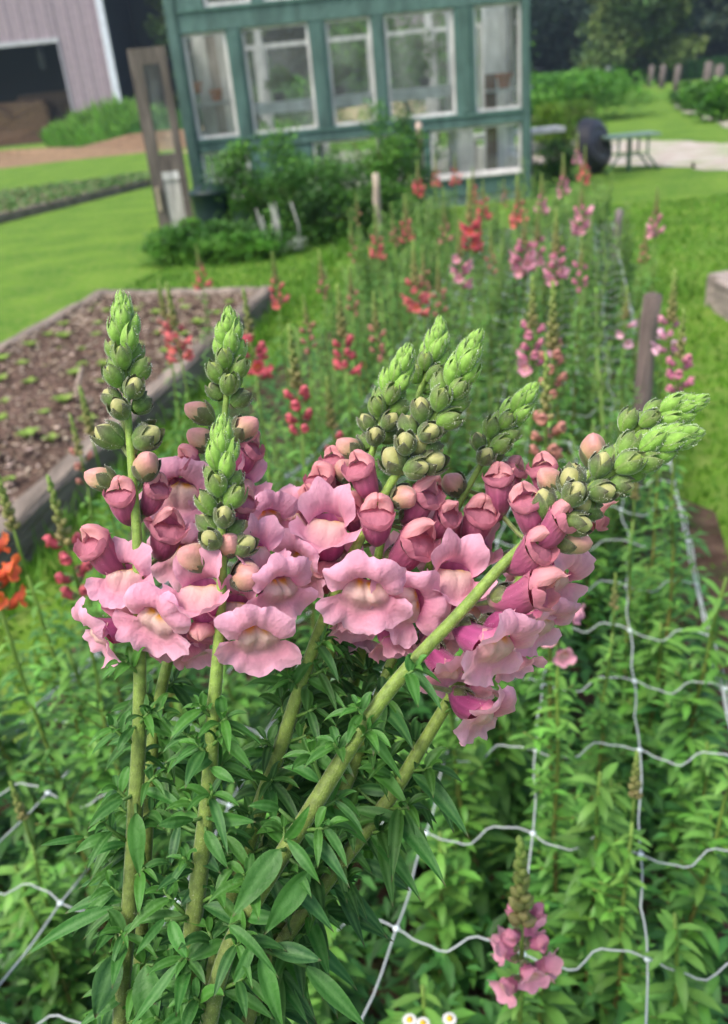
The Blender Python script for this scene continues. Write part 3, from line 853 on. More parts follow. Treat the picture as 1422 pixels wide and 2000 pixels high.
# weathered door frame standing left of the greenhouse
def old_door():
    Y = 10.45
    q = lambda px, py: at_y(px, py, Y)
    x0 = (q(256, 95).x + q(312, 440).x) / 2; x1 = q(378, 420).x - .01
    x0 = max(min(x0, x1 - .4), x1 - .46)
    z1 = q(290, 92).z; zs = q(330, 300).z; z2 = q(330, 335).z
    t = empty("door_frame", ((x0 + x1) / 2, Y, 0), "weathered grey wooden door frame with dark pane beside the greenhouse", "door frame")
    b = Vector(t.location); c = (.13, .11, .095); c2 = (.42, .40, .37)
    mb = MB(); mb.box(x0, x0 + .13, Y, Y + .07, 0, z1, c); mb.build("stile", M_WOODV, t, False, b)
    mb = MB(); mb.box(x1 - .08, x1, Y, Y + .07, 0, z1, c); mb.build("stile", M_WOODV, t, False, b)
    for za, zb_ in ((z1 - .16, z1 - .001), (z2, zs)):
        mb = MB(); mb.box(x0 + .131, x1 - .081, Y + .005, Y + .065, za, zb_, c); mb.build("crosspiece", M_WOODV, t, False, b)
    mb = MB(); mb.box(x0 + .132, x1 - .082, Y + .02, Y + .05, .12, z2 - .09, c2); mb.build("lower_panel", M_WOODV, t, False, b)
    mb = MB(); mb.box(x0 + .131, x1 - .081, Y + .005, Y + .065, z2 - .088, z2 - .002, (.5, .49, .47)); mb.build("crosspiece", M_WOODV, t, False, b)
    mb = MB(); mb.box(x0 + .132, x1 - .082, Y + .03, Y + .034, zs + .002, z1 - .162, (1, 1, 1)); mb.build("pane", M_GLASS, t, False, b)
    mb = MB(); mb.tube([(x0 + .06, Y - .03, z2 - .15), (x0 + .06, Y - .03, z2 - .4)], [.02, .02], (.6, .5, .35), 6); mb.build("handle", M_WOODV, t, False, b)
old_door()
# dark green round bin
t = empty("garden_bin", (*xy(428, 478)[:2], 0), "dark green round bin half hidden by the bushes", "bin")
mb = MB(); P = []
for rr, zz in ((.0, .0), (.17, 0), (.2, .05), (.22, .3), (.23, .46), (.25, .47), (.25, .5), (.22, .51), (.12, .56), (0, .57)):
    P.append([Vector((math.cos(k / 20 * 6.283) * rr, math.sin(k / 20 * 6.283) * rr, zz)) for k in range(20)])
mb.grid(P, (.008, .024, .022), close=True); mb.build("barrel", M_PLASTIC, t); t.scale = (.95, .95, 1.12)
mb = MB(); mb.tube([(-.1, 0, .56), (-.08, 0, .62), (.08, 0, .62), (.1, 0, .56)], .012, (.015, .05, .04), 6); mb.build("handle", M_PLASTIC, t)

# white plank table behind the greenhouse's right corner
a, b = at_y(1030, 256, 13.2), at_y(1098, 254, 13.2)
t = empty("plank_table", ((a.x + b.x) / 2, 13.2, 0), "white plank table sticking out behind the greenhouse's right corner", "table")
mb = MB(); mb.box(a.x - .9, b.x, 13.0, 13.5, a.z - .04, a.z + .02, (.62, .6, .58)); mb.build("tabletop", M_PAINT, t, False, Vector(t.location))
for x in (a.x - .8, b.x - .5):
    for y in (13.05, 13.42):
        mb = MB(); mb.box(x, x + .06, y, y + .06, 0, a.z - .041, (.4, .36, .33)); mb.build("leg", M_WOODV, t, False, Vector(t.location))

# dark ribbed round tub leaning on its side
q = at_z(1152, 322, 0)
q = Vector((3.78, 12.9, 0))
c = at_y(1153, 278, 12.9)
t = empty("livestock_tub", (c.x + .17, 12.9, 0), "black ribbed round tub tipped up on its side on the lawn", "tub")
R_ = .385
Mt = Matrix.Translation((0, 0, R_ + .02)) @ Matrix.Rotation(math.radians(-44), 4, 'Z') @ Matrix.Rotation(math.radians(-106), 4, 'Y')
mb = MB(); P = []
prof = [(0, .01), (.10, .01), (.11, .0), (.13, .0), (.14, .012), (.20, .012), (.21, 0), (.23, 0), (.25, .012), (.28, .015)]
for k in range(5): prof += [(.300 + .014 * k, .03 + k * .026), (.322 + .013 * k, .038 + k * .026), (.305 + .014 * k, .05 + k * .026)]
prof += [(R_ - .005, .165), (R_, .17), (R_, .185), (R_ - .02, .185), (.30, .13), (.25, .03), (0, .025)]
for rr, zz in prof: P.append([Mt @ Vector((math.cos(k / 36 * 6.283) * rr, math.sin(k / 36 * 6.283) * rr, zz)) for k in range(36)])
mb.grid(P, (.035, .035, .045), close=True); mb.build("tub_shell", M_PLASTIC, t)
mb = MB(); P = [Mt @ Vector((math.cos(k / 8 * math.pi) * .09, R_ + .0 + math.sin(k / 8 * math.pi) * .05, .165)) for k in range(9)]
mb.tube(P, .012, (.03, .03, .035), 6); mb.build("handle", M_PLASTIC, t)

# green folding table frame on the lawn
Yt = 12.6
A, B = at_y(1188, 271, Yt), at_y(1291, 262, Yt)
t = empty("folding_table", ((A.x + B.x) / 2, Yt, 0), "narrow green table with splayed metal legs on the lawn by the drive", "table")
bz = Vector(t.location); tz = (A.z + B.z) / 2; GC = (.06, .13, .075)
mb = MB(); mb.box(A.x, B.x, Yt - .02, Yt + .5, tz - .015, tz + .02, (.16, .24, .18)); mb.build("tabletop", M_METAL, t, False, bz)
for x, s in ((lerp(A.x, B.x, .22), -1), (lerp(A.x, B.x, .78), 1)):
    for yy in (Yt + .03, Yt + .42):
        mb = MB(); mb.tube([(x, yy, tz - .016), (x, yy, tz * .45), (x + s * .05, yy, tz * .33), (x + s * .17, yy, 0)], .016, GC, 6); mb.build("leg", M_METAL, t, True, bz)
for yy in (Yt + .03, Yt + .42):
    mb = MB(); mb.bar((lerp(A.x, B.x, .22), yy, tz * .48), (lerp(A.x, B.x, .78), yy, tz * .48), .018, .018, GC); mb.build("brace", M_METAL, t, False, bz)
mb = MB(); xm = lerp(A.x, B.x, .5); mb.bar((xm, Yt + .2, tz - .02), (xm, Yt + .2, 0), .05, .05, GC); mb.build("leg", M_METAL, t, False, bz)

# stakes
def stake(name, base, top, r0, col, lab):
    base, top = Vector(base), Vector(top)
    mb = MB(); r = random.Random(int(base.x * 100))
    pts = [base + (top - base) * k / 8 + Vector((r.uniform(-.003, .003), r.uniform(-.003, .003), 0)) for k in range(9)]
    pts[0] = base - Vector((0, 0, .03))
    mb.tube([p - base for p in pts], [r0 * r.uniform(.92, 1.08) for _ in pts], [jit(col, r, .12) for _ in pts], 7)
    o = mb.build(name, M_WOODV); o.location = base; tag(o, lab, "stake", "stakes that hold the netting")
q = at_y(1275, 577, 2.55); stake("garden_stake", (q.x - .005, 2.62, 0), (q.x, 2.55, q.z), .027, (.17, .13, .12), "dark brown stake at the right side of the net, nearest of them")
q = at_y(1211, 410, 5.95); stake("garden_stake", (1.88, 6.0, 0), (q.x, 5.95, q.z), .028, (.17, .14, .14), "thin dark leaning stake farther along the right net edge")
q = at_y(734, 340, 7.2); stake("garden_stake", (q.x - .03, 7.2, 0), (q.x, 7.2, q.z), .030, (.46, .37, .29), "pale tan stake standing before the dark bush")
q = at_y(818, 240, 10.2); stake("garden_stake", (q.x + .02, 10.2, 0), (q.x, 10.2, q.z), .035, (.48, .38, .32), "pale tan stake against the greenhouse wall panel")

# lawn grass blades near the beds, uncountable
mb = MB(); r = random.Random(12)
vs = []
for i in range(45000):
    y = 1.1 + 8.6 * r.random() ** 1.3; 
    side = r.random()
    if side < .5: x = r.uniform(bed_right(y) + (.08 if y < 2.6 else -.05), bed_right(y) + 3.0)
    else: x = r.uniform(bed_left(y) - 2.4, bed_left(y) + .15)
    # keep out of the mulched bed
    bx0 = Vector(RBX[0]); e = Vector(RBX[1]) - bx0; f_ = Vector(RBX[3]) - bx0
    det = e.x * f_.y - e.y * f_.x; pxy = Vector((x, y)) - bx0
    u = (pxy.x * f_.y - pxy.y * f_.x) / det; v = (e.x * pxy.y - e.y * pxy.x) / det
    if -.01 < u < 1.01 and -.01 < v < 1.01: continue
    h = r.uniform(.015, .042)
    if (1.0 <= u < 1.06 or -.12 < v < -.01) and r.random() < .8: h = r.uniform(.05, .17)
    a = r.uniform(0, 6.28); w = .0045 + y * .0006
    d = Vector((r.gauss(0, .3), r.gauss(0, .3), 1)).normalized() * h
    s = Vector((math.cos(a), math.sin(a), 0)) * w
    p = Vector((x, y, 0))
    col = jit((.10, .235, .02), r, .2)
    mb.add([p - s, p + s, p + d * .6 + s * .6, p + d + Vector((d.x, d.y, 0)) * .5, p + d * .6 - s * .6], [(0, 1, 2, 4), (4, 2, 3)], col)
tag(mb.build("grass", M_GRASSB), kind="stuff")

# ================================================================== SNAPDRAGON FLOWER PARTS (millimetres -> metres)
MM = 0.001
def prof_curve(a0, a1, L, n, pw=1.0):
    """points (forward, outward) along a petal whose angle goes a0 -> a1 (degrees; 0 forward, 90 outward)"""
    out = [(0.0, 0.0)]
    x = y = 0.0
    for i in range(1, n + 1):
        t = ((i - .5) / n) ** pw
        a = math.radians(lerp(a0, a1, t))
        x += math.cos(a) * L / n; y += math.sin(a) * L / n
        out.append((x, y))
    return out
C_TUBE = (.50, .09, .26); C_TUBE2 = (.60, .17, .34)
C_LIP = (.78, .32, .43); C_LAV = (.82, .45, .58); C_CREAM = (.80, .55, .47); C_YEL = (.85, .42, .03); C_SALM = (.70, .24, .27)
PAL = dict(tube=C_TUBE, tube2=C_TUBE2, lip=C_LIP, edge=C_LAV, cream=C_CREAM, yel=C_YEL, hood=C_SALM)

def ring_pt(th, S):
    """throat rim; th from straight down"""
    x = S['tl'] + 2.5 * (-math.cos(th)) * S['tilt']
    return x, S['ry'], S['rz']
def floret(seed, openness, pal, scale=1.0, nu=30, nv=9, hairs=True):
    """returns dict of meshes: corolla, upper_lip, lower_lip, calyx.  openness 0 closed .. 1 open"""
    r = random.Random(seed)
    o = openness
    S = dict(tl=19 + r.uniform(-1, 1), tilt=1.0, ry=lerp(7.6, 8.8, o), rz=lerp(7.4, 7.6, o))
    # ---- tube
    tb = MB(); P, C = [], []
    NT = 12
    for i in range(NT + 1):
        t = i / NT
        cx = S['tl'] * t
        sag = -1.6 * math.sin(t * math.pi)
        row, crow = [], []
        for k in range(nu):
            th = k / nu * 2 * math.pi
            xr, ry, rz = ring_pt(th, S)
            w = .40 + .60 * (t ** .8) + .06 * math.sin(t * math.pi)
            bulge = 1 + .12 * math.cos(th) * math.sin(t * math.pi)
            flute = 1 + .035 * math.cos(5 * th) * (1 - t * .3)
            x = cx + (xr - S['tl']) * t
            row.append(Vector((x, math.sin(th) * ry * w * flute, -math.cos(th) * rz * w * bulge * flute + sag)) * MM * scale)
            vein = .88 + .12 * math.cos(11 * th + r.uniform(-.4, .4))
            c = mixc(pal['tube2'], pal['tube'], math.sin(t * math.pi * .9) * 1.1)
            if t < .15: c = mixc((.45, .40, .25), c, t / .15)
            crow.append(tuple(q * vein for q in c))
        P.append(row); C.append(crow)
    tb.grid(P, C, close=True)
    # ---- upper lip: two lobes that arch forward, then roll back
    def put(p):
        p = Vector(p)
        q = p * .11 + Vector((seed * 3.1, 0, 0))
        nv_ = noise.noise_vector(q) * lerp(1.3, 1.9, o) + noise.noise_vector(q * 2.7) * .6 + noise.noise_vector(q * 6.1) * .2
        k = min(1.0, max(0.0, (p.x - 6) / 12))
        return (p + nv_ * k) * MM * scale
    ph = [r.uniform(0, 6.28) for _ in range(8)]
    half = math.radians(lerp(104, 88, min(1, o * 1.2)))
    asym = r.uniform(-.12, .12)
    mb = MB(); P, C = [], []
    for j in range(nv + 1):
        v = j / nv
        row, crow = [], []
        for i in range(nu + 1):
            u = -1 + 2 * i / nu
            th = math.pi + u * half
            xr, ry, rz = ring_pt(th, S)
            d = abs(u)
            lob = min(1, abs(math.sin(math.pi * min(1, d * .98)))) ** .45 if d > .005 else 0
            L = lerp(15.5, 19.5, o) * (1 - .16 * d * o) * (.74 + .26 * lob) * (1 - .30 * max(0, d - .7) / .3) * (1 + asym * u)
            L *= 1 + o * (.035 * math.sin(u * 15 + ph[4]) + .02 * math.sin(u * 37 + ph[5]))
            a0 = lerp(8, -52, o) + 14 * d * o
            a1 = lerp(-165 + 20 * d, 168 - 40 * d, o ** .75) + 12 * o * math.sin(u * 5 + ph[6])
            pc = prof_curve(a0, a1, L, 8, lerp(1.0, .72, o))
            q = v * 8; k = min(7, int(q)); f = q - k
            fx = lerp(pc[k][0], pc[k + 1][0], f); fo = lerp(pc[k][1], pc[k + 1][1], f)
            A = lerp(.3, 1.5, o) * v ** 2.2
            fx += A * (math.sin(th * 5.3 + ph[0]) + .6 * math.sin(th * 11 + ph[1]) + .35 * math.sin(th * 23 + ph[2]))
            fo += A * .6 * math.sin(th * 7 + ph[3])
            row.append(put((xr + fx, math.sin(th) * max(.4, ry + fo), -math.cos(th) * max(.4, rz + fo))))
            c = mixc(pal['tube2'], pal['hood'] if o < .45 else pal['lip'], min(1, v * 2.4 + .1))
            c = mixc(c, pal['edge'], (v - .35) * 1.5 * (.25 + .75 * o))
            c = tuple(q_ * (1 + .16 * noise.noise(Vector((u * 2.2 + seed, v * 2.5, 0)))) for q_ in c)
            c = mixc(c, pal['tube'], .35 * max(0, .55 - v) * (1 + math.sin(th * 27 + ph[7])) * o); c = tuple(q_ * (1 + .04 * math.sin(th * 31 + ph[7])) for q_ in c)
            crow.append(c)
        P.append(row); C.append(crow)
    mb.grid(P, C); ul = mb
    # ---- lower lip: one sheet, over the two-humped palate and out into three lobes
    mb = MB(); P, C = [], []
    npal = 8 if nv > 5 else 4
    for j in range(npal + nv + 1):
        row, crow = [], []
        for i in range(nu + 1):
            u = -1 + 2 * i / nu
            th = u * math.radians(lerp(98, 86, o))
            xr, ry, rz = ring_pt(th, S)
            ay, az_ = math.sin(th) * ry * lerp(1.04, 1.12, o), lerp(-1.5, -.8, o) - math.cos(th) * rz * lerp(1.0, .80, o)
            if j <= npal:
                v = j / npal
                ty, tz = u * ry * .80, rz * lerp(.80, .66, o) - .8 * u * u
                y = lerp(ty, ay, v ** .8); z = lerp(tz, az_, v ** 1.25)
                b = math.sin(math.pi * min(1, v * .92 + .02)) ** .8
                hump = 1.1 * math.exp(-((abs(u) - .34) ** 2) / .035) - 1.0 * math.exp(-(u * u) / .006)
                x = lerp(S['tl'] - 1, xr + 2.2 * o + .3, v) + (lerp(2.5, 5.6, o) * (1 - .55 * u * u) + hump * o) * b
                c = mixc(pal['cream'], pal['lip'], (v - .45) * 1.3 + .3 * abs(u) ** 2)
                yl = math.exp(-((v - .13) ** 2) / .016) * math.exp(-((abs(u) - .33) ** 2) / .05)
                c = mixc(c, pal['yel'], yl * 1.5)
                c = mixc(c, pal['tube2'], max(0, .06 - v) * 10)
                if o < .3: c = pal['tube2']
                vein = 1 - .07 * abs(math.sin(u * 19)) * v
                crow.append(tuple(q_ * vein for q_ in c))
                row.append(put((x, y, z)))
            else:
                v = (j - npal) / nv
                lob = abs(math.cos(math.pi * math.degrees(th) / 56)) ** .42 if abs(math.degrees(th)) < 83 else .12
                L = lerp(4.5, 12.5, o) * (.60 + .40 * lob) * (.95 + .12 * abs(u)) * (1 + asym * 1.5 * u)
                L *= 1 + o * (.05 * math.sin(u * 21 + ph[1]) + .03 * math.sin(u * 43 + ph[2]))
                a0 = lerp(20, 74, o); a1 = lerp(-20, 88, o) + 16 * o * math.sin(u * 7 + ph[3])
                pc = prof_curve(a0, a1, L, 8)
                q = v * 8; k = min(7, int(q)); f = q - k
                fx = lerp(pc[k][0], pc[k + 1][0], f); fo = lerp(pc[k][1], pc[k + 1][1], f)
                A = lerp(.2, 1.5, o) * v ** 1.7
                fx += A * (math.sin(th * 6.1 + ph[4]) + .6 * math.sin(th * 13 + ph[5]) + .3 * math.sin(th * 25 + ph[6]))
                row.append(put((xr + .3 + 2.2 * o + fx, ay + math.sin(th) * fo, az_ - math.cos(th) * fo)))
                c = mixc(mixc(pal['cream'], pal['lip'], .55 * 1.3 + .3 * abs(u) ** 2), pal['lip'], v * 3)
                if o < .3: c = pal['tube2']
                c = mixc(c, pal['edge'], (v - .3) * 1.4 * o)
                crow.append(tuple(q_ * (1 + .16 * noise.noise(Vector((u * 2.2 + seed, v * 2.5, 5)))) for q_ in c))
        P.append(row); C.append(crow)
    mb.grid(P, C); ll = mb
    cx = calyx(r, 4.2, 11.0, flare_out=.25, cols=((.16, .20, .05), (.075, .06, .035)), scale=scale, hairs=hairs, nsep=5)
    if hairs:
        hb = MB()
        for i in range(150):
            t = r.uniform(.15, 1.0); th = r.uniform(0, 6.28)
            xr, ry, rz = ring_pt(th, S); w = .40 + .60 * t ** .8 + .06
            nrm = Vector((0.05, math.sin(th) / 1, -math.cos(th))).normalized()
            p = Vector((S['tl'] * t, math.sin(th) * ry * w, -math.cos(th) * rz * w - 1.6 * math.sin(t * math.pi)))
            hair(tb, p * MM * scale, (nrm + Vector((r.uniform(.0, .6), r.uniform(-.3, .3), r.uniform(-.3, .3)))).normalized(), r.uniform(.5, .9) * MM * scale, .07 * MM, (.80, .60, .66))
    return dict(corolla=tb.mesh("flower", M_PETAL), upper_lip=ul.mesh("upper_lip", M_PETAL), lower_lip=ll.mesh("lower_lip", M_PETAL), calyx=cx)
def hair(mb, p, d, L, w, col):
    s = d.cross(Vector((.3, .5, .8))).normalized() * w
    mb.add([p - s, p + s, p + d * L], [(0, 1, 2)], col)
def egg_r(t, R):
    return R * max(0.0, math.sin(math.pi * min(1, max(0, t)) ** 1.02)) ** .62
def calyx(r, R, L, flare_out=0.0, cols=None, scale=1.0, hairs=True, nsep=5, cover=1.0, nm="calyx", point=1.0):
    mb = MB()
    for k in range(nsep):
        a0 = k * 2 * math.pi / nsep + r.uniform(-.12, .12)
        off = 1.05 + .07 * (k % 2)
        Lk = L * r.uniform(.9, 1.08)
        P, C = [], []
        nt, ns = 9, 6
        for i in range(nt + 1):
            t = i / nt
            half = .78 * (math.sin(math.pi * (.22 + .78 * t)) ** .8) * (1 if t < .99 else .02)
            rr = egg_r(.06 + t * .80 * cover, R) * off + .35
            tipout = flare_out * R * t * t * 1.2
            row, crow = [], []
            for j in range(ns + 1):
                s = -1 + 2 * j / ns
                a = a0 + s * half
                bulge = .28 * R * .25 * (1 - s * s) * math.sin(math.pi * t)
                rad = rr + tipout + bulge + (.25 if abs(s) < .01 else 0)
                row.append(Vector((Lk * t - .2, math.cos(a) * rad, math.sin(a) * rad)) * MM * scale)
                edge = abs(s) ** 3
                c = mixc(cols[0], cols[1], t * 1.3 - .25 + .25 * edge + r.uniform(-.08, .08))
                if abs(s) > .85: c = mixc(c, (.30, .36, .14), .5)
                crow.append(c)
            P.append(row); C.append(crow)
        mb.grid(P, C)
        if hairs:
            for i in range(34):
                t = r.uniform(.05, .97); s = r.choice([-1, 1]) * (1 - r.random() ** 2 * .9)
                half = .78 * (math.sin(math.pi * (.22 + .78 * t)) ** .8); a = a0 + s * half
                rad = egg_r(.06 + t * .80 * cover, R) * off + .45 + flare_out * R * t * t * 1.2
                p = Vector((Lk * t, math.cos(a) * rad, math.sin(a) * rad)) * MM * scale
                d = Vector((r.uniform(-.1, .7), math.cos(a) + r.uniform(-.3, .3), math.sin(a) + r.uniform(-.3, .3))).normalized()
                hair(mb, p, d, r.uniform(.5, 1.0) * MM * scale, .085 * MM, (.75, .80, .66))
    return mb.mesh(nm, M_CALYX)
def bud_body(r, R, L, cols, crease=.0, curl=0.0, scale=1.0):
    mb = MB(); P, C = [], []
    n = 14
    for i in range(n + 1):
        t = i / n
        row, crow = [], []
        for k in range(20):
            a = k / 20 * 2 * math.pi
            rr = egg_r(t, R) if i not in (0, n) else 0
            g = 1 - crease * .32 * math.exp(-((math.sin(a * 1.0 + .4)) ** 2) / .05) * math.sin(math.pi * min(1, t * 1.1)) * (t > .35)
            g += crease * .07 * math.sin(3 * a + 7 * t)
            x = L * t; z = math.sin(a) * rr * g - curl * L * t * t * .35
            row.append(Vector((x, math.cos(a) * rr * g, z)) * MM * scale)
            crow.append(mixc(cols[0], cols[1], t * 1.5 - .35 + .12 * math.sin(3 * a)))
        P.append(row); C.append(crow)
    mb.grid(P, C, close=True)
    return mb.mesh("bud", M_BUD)

GRN = (.20, .36, .055); GRN_D = (.10, .19, .035); PURP = (.085, .075, .045); YG = (.31, .39, .085)
rb_ = random.Random(21)
TIPB = [(bud_body(rb_, 3.3, 11.0, ((.22, .40, .07), (.26, .44, .09))), calyx(rb_, 3.5, 13.5, .0, ((.19, .38, .05), (.24, .40, .07)), cover=1.14)) for _ in range(4)]
MIDB = [(bud_body(rb_, 4.0, 11.5, ((.26, .38, .08), (.30, .38, .08))), calyx(rb_, 4.4, 13.0, .05, ((.19, .36, .05), (.12, .15, .05)), cover=1.08)) for _ in range(4)]
OLDB = [(bud_body(rb_, 4.9, 13.5, (YG, (.42, .40, .16)), .5), calyx(rb_, 5.0, 13.0, .12, ((.13, .24, .045), PURP), cover=.98)) for _ in range(4)]
PNKB = [(bud_body(rb_, 6.2, 18, ((.42, .36, .14), (.60, .27, .25)), .9, .35), calyx(rb_, 5.2, 12, .2, ((.12, .17, .04), PURP), cover=.82)) for _ in range(4)]
OPEN = [floret(100 + k, [1.0, .86, .96, .9, .82, 1.0][k], PAL) for k in range(6)]
HALF = [floret(120 + k, [.55, .62, .5][k], PAL) for k in range(3)]
SALPAL = dict(PAL, tube=(.50, .12, .24), tube2=(.58, .20, .27), hood=(.80, .37, .38), lip=(.79, .35, .40), edge=(.82, .42, .45))
CLOSED = [floret(140 + k, [.02, .1, .18, .06][k], SALPAL, 1.0) for k in range(4)]

# ------------------------------------------------------------------ stems of the bouquet
def frame(fwd, up):
    x = Vector(fwd).normalized(); u = Vector(up); z = (u - x * u.dot(x)).normalized(); y = z.cross(x)
    return Matrix((x, y, z)).transposed().to_4x4()
class Stem:
    def __init__(self, label, pts, depth, r_px, buds=24, leafy=None, seed=0, rb=1.0):
        """pts: (px,py) from the tip down, depth in metres (number or list)"""
        n = len(pts)
        dep = depth if isinstance(depth, (list, tuple)) else [depth] * n
        dep = [lerp(dep[0], dep[-1], i / (n - 1)) for i in range(n)] if len(dep) != n else dep
        W = [at_depth(px, py, d) for (px, py), d in zip(pts, dep)]
        self.path = smooth_path(W, 8)
        self.len = [0.0]
        for a, b in zip(self.path, self.path[1:]): self.len.append(self.len[-1] + (b - a).length)
        self.base = self.path[-1]
        self.t = empty("cut_snapdragon", self.base, label, "cut flower", "cut pink snapdragons in the bouquet")
        self.r = random.Random(seed)
        rad = r_px * .5 * sum(dep) / n / F
        mb = MB()
        rr, cc = [], []
        T = self.len[-1]
        for s in self.len:
            k = min(1.0, .30 + .70 * min(1, s / (T * .65)))
            rr.append(rad * k)
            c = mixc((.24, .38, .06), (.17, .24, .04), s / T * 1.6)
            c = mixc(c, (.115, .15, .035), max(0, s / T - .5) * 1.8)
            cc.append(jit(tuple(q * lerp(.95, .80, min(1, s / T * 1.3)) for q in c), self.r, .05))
        k0 = next(i for i, q in enumerate(self.len) if q > .011)
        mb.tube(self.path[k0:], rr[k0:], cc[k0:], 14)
        self.rad = rr
        for i in range(3200):
            s = self.r.uniform(.02, T); p, t = self.at(s); R0 = self.radius(s)
            a = self.r.uniform(0, 6.28)
            u = t.cross(fw).normalized(); w = u.cross(t)
            n_ = u * math.cos(a) + w * math.sin(a)
            hair(mb, p + n_ * R0 * .98, (n_ + t * self.r.uniform(-.4, .4)).normalized(), self.r.uniform(.4, .8) * MM, .06 * MM, (.68, .72, .5))
        mb.build("stem", M_STEM, self.t, True, self.base)
        self.leaf = MB()
        self.spike(buds, rb)
    def at(self, s):
        L = self.len
        s = max(0, min(L[-1] - 1e-6, s))
        lo = 0
        for i in range(len(L) - 1):
            if L[i + 1] >= s: lo = i; break
        f = (s - L[lo]) / max(1e-9, L[lo + 1] - L[lo])
        p = self.path[lo].lerp(self.path[lo + 1], f)
        a = self.path[max(0, lo - 1)]; b = self.path[min(len(L) - 1, lo + 2)]
        return p, (a - b).normalized()      # tangent points to the tip
    def radius(self, s):
        T = self.len[-1]
        i = min(range(len(self.len)), key=lambda k: abs(self.len[k] - s)); return self.rad[i]
    def nearest(self, q):
        i = min(range(len(self.path)), key=lambda k: (self.path[k] - q).length_squared)
        return self.path[i], self.len[i]
    def add_bud(self, pair, M):
        b = link("bud", pair[0], self.t, Matrix.Translation(-self.base) @ M)
        link("calyx", pair[1], b)
        return b
    def spike(self, n, k=1.0):
        r = self.r; az = r.uniform(0, 6.28)
        s = .0030 * k
        for i in range(n):
            p, t = self.at(s)
            az += 2.4 + r.uniform(-.12, .12)
            u = t.cross(fw).normalized(); w = u.cross(t)
            rad = u * math.cos(az) + w * math.sin(az)
            tau = math.radians(min(54, 2 + i * 1.3 + max(0, i - 11) * 1.6 + r.uniform(-3, 3)))
            d = t * math.cos(tau) + rad * math.sin(tau)
            if i < 13: pair = TIPB[i % 4]; sc = .60 + .042 * min(i, 9)
            elif i < 19: pair = MIDB[i % 4]; sc = .86 + .022 * (i - 13)
            else: pair = OLDB[i % 4]; sc = .80 + .018 * (i - 19)
            sc *= k * r.uniform(.94, 1.06)
            M = Matrix.Translation(p + rad * (.0006 + .00019 * min(i, 15)) - t * .006 * k) @ frame(d, t + rad * .01 + Vector((0, 0, .001))) @ Matrix.Rotation(r.uniform(0, 6.28), 4, 'X') @ Matrix.Diagonal((sc * 1.05, sc, sc, 1))
            self.add_bud(pair, M)
            s += (.0014 + .000085 * i) * k
        self.s_end = s
    def flower(self, kind, px, py, fwd, up=(0, 1), size=1.0, dd=0.0, var=0, pedicel=True):
        """(px,py) pixel of the flower's face; fwd=(x,y,t) in camera axes; up=(x,y) picture direction of the upper lip"""
        if kind in ('closed', 'half') and fwd[1] > 0: fwd = (fwd[0], fwd[1] + .30, fwd[2] * .85)
        if kind == 'open': fwd = (fwd[0], fwd[1] - .16, fwd[2]); size *= 1.04
        f_ = camdir(*fwd)
        dep0 = (self.nearest(at_depth(px, py, .43))[0] - EYE).dot(fw)
        face = at_depth(px, py, dep0 + dd)
        reach = {'open': .021, 'half': .020, 'closed': .017, 'pink': .010, 'old': .008}[kind] * size
        base = face - f_ * reach
        u = RT * up[0] + UP * up[1]
        M = Matrix.Translation(base) @ frame(f_, u) @ Matrix.Scale(size, 4)
        if kind in ('pink', 'old'):
            b = self.add_bud((PNKB if kind == 'pink' else OLDB)[var % 4], M)
        else:
            S = {'open': OPEN, 'half': HALF, 'closed': CLOSED}[kind]; S = S[var % len(S)]
            b = link("flower", S['corolla'], self.t, Matrix.Translation(-self.base) @ M)
            for nm in ("upper_lip", "lower_lip", "calyx"): link(nm, S[nm], b)
        # pedicel
        p, s = self.nearest(base)
        p2, t = self.at(s + .006)
        mb = MB(); mb.tube(smooth_path([p2, p2.lerp(base, .5) + t * -.001, base + f_ * .001], 4), [.0014, .0012, .0012, .0012, .0012, .0012, .0013, .0015, .0018][:9], (.17, .22, .06), 7)
        mb.build("pedicel", M_STEM, self.t, True, self.base)
        return b
    def done(self):
        if self.leaf.v: self.leaf.build("foliage", M_LEAF, self.t, True, self.base)

def fine_leaf(mb, base, tip, arch, N, W, r, col=None, fold=.28, wav=.06):
    """lanceolate leaf with folded midrib and wavy edge; base, tip world points; arch vector; N normal"""
    base, tip = Vector(base), Vector(tip)
    mid = (base + tip) / 2 + arch
    n = 12
    col = col or jit(r.choice([(.030, .125, .018), (.042, .15, .020), (.024, .10, .022), (.055, .18, .025)]), r, .18)
    mid_c = mixc(col, (.16, .34, .10), .35); edge_c = mixc(col, (.14, .30, .08), .25)
    P, C = [], []
    ph = r.uniform(0, 6.28); skew = r.uniform(.62, .85)
    Ltot = (tip - base).length + 1e-6
    lastd = (mid - base).normalized()
    for i in range(n + 1):
        t = i / n
        p = base * (1 - t) ** 2 + mid * (2 * t * (1 - t)) + tip * t * t
        d = ((mid - base) * (2 * (1 - t)) + (tip - mid) * (2 * t)).normalized()
        s = d.cross(N)
        if s.length < 1e-3: s = d.cross(UP)
        s.normalize(); u = s.cross(d)
        w = W * .5 * max(.02, math.sin(math.pi * t ** skew)) ** .9 if t < 1 else W * .004
        if t < .08: w = W * .06
        wv = wav * W * math.sin(9 * t + ph)
        wv2 = wav * W * math.sin(8 * t + ph + 2)
        P.append([p - s * w + u * (w * fold + wv), p - s * w * .5 + u * (w * fold * .42 + wv * .4), p - u * W * .015, p + s * w * .5 + u * (w * fold * .42 + wv2 * .4), p + s * w + u * (w * fold + wv2)])
        tipc = (.12, .10, .05) if t > .93 else None
        C.append([edge_c, col, mid_c, col, edge_c] if not tipc else [tipc] * 5)
    mb.grid(P, C)
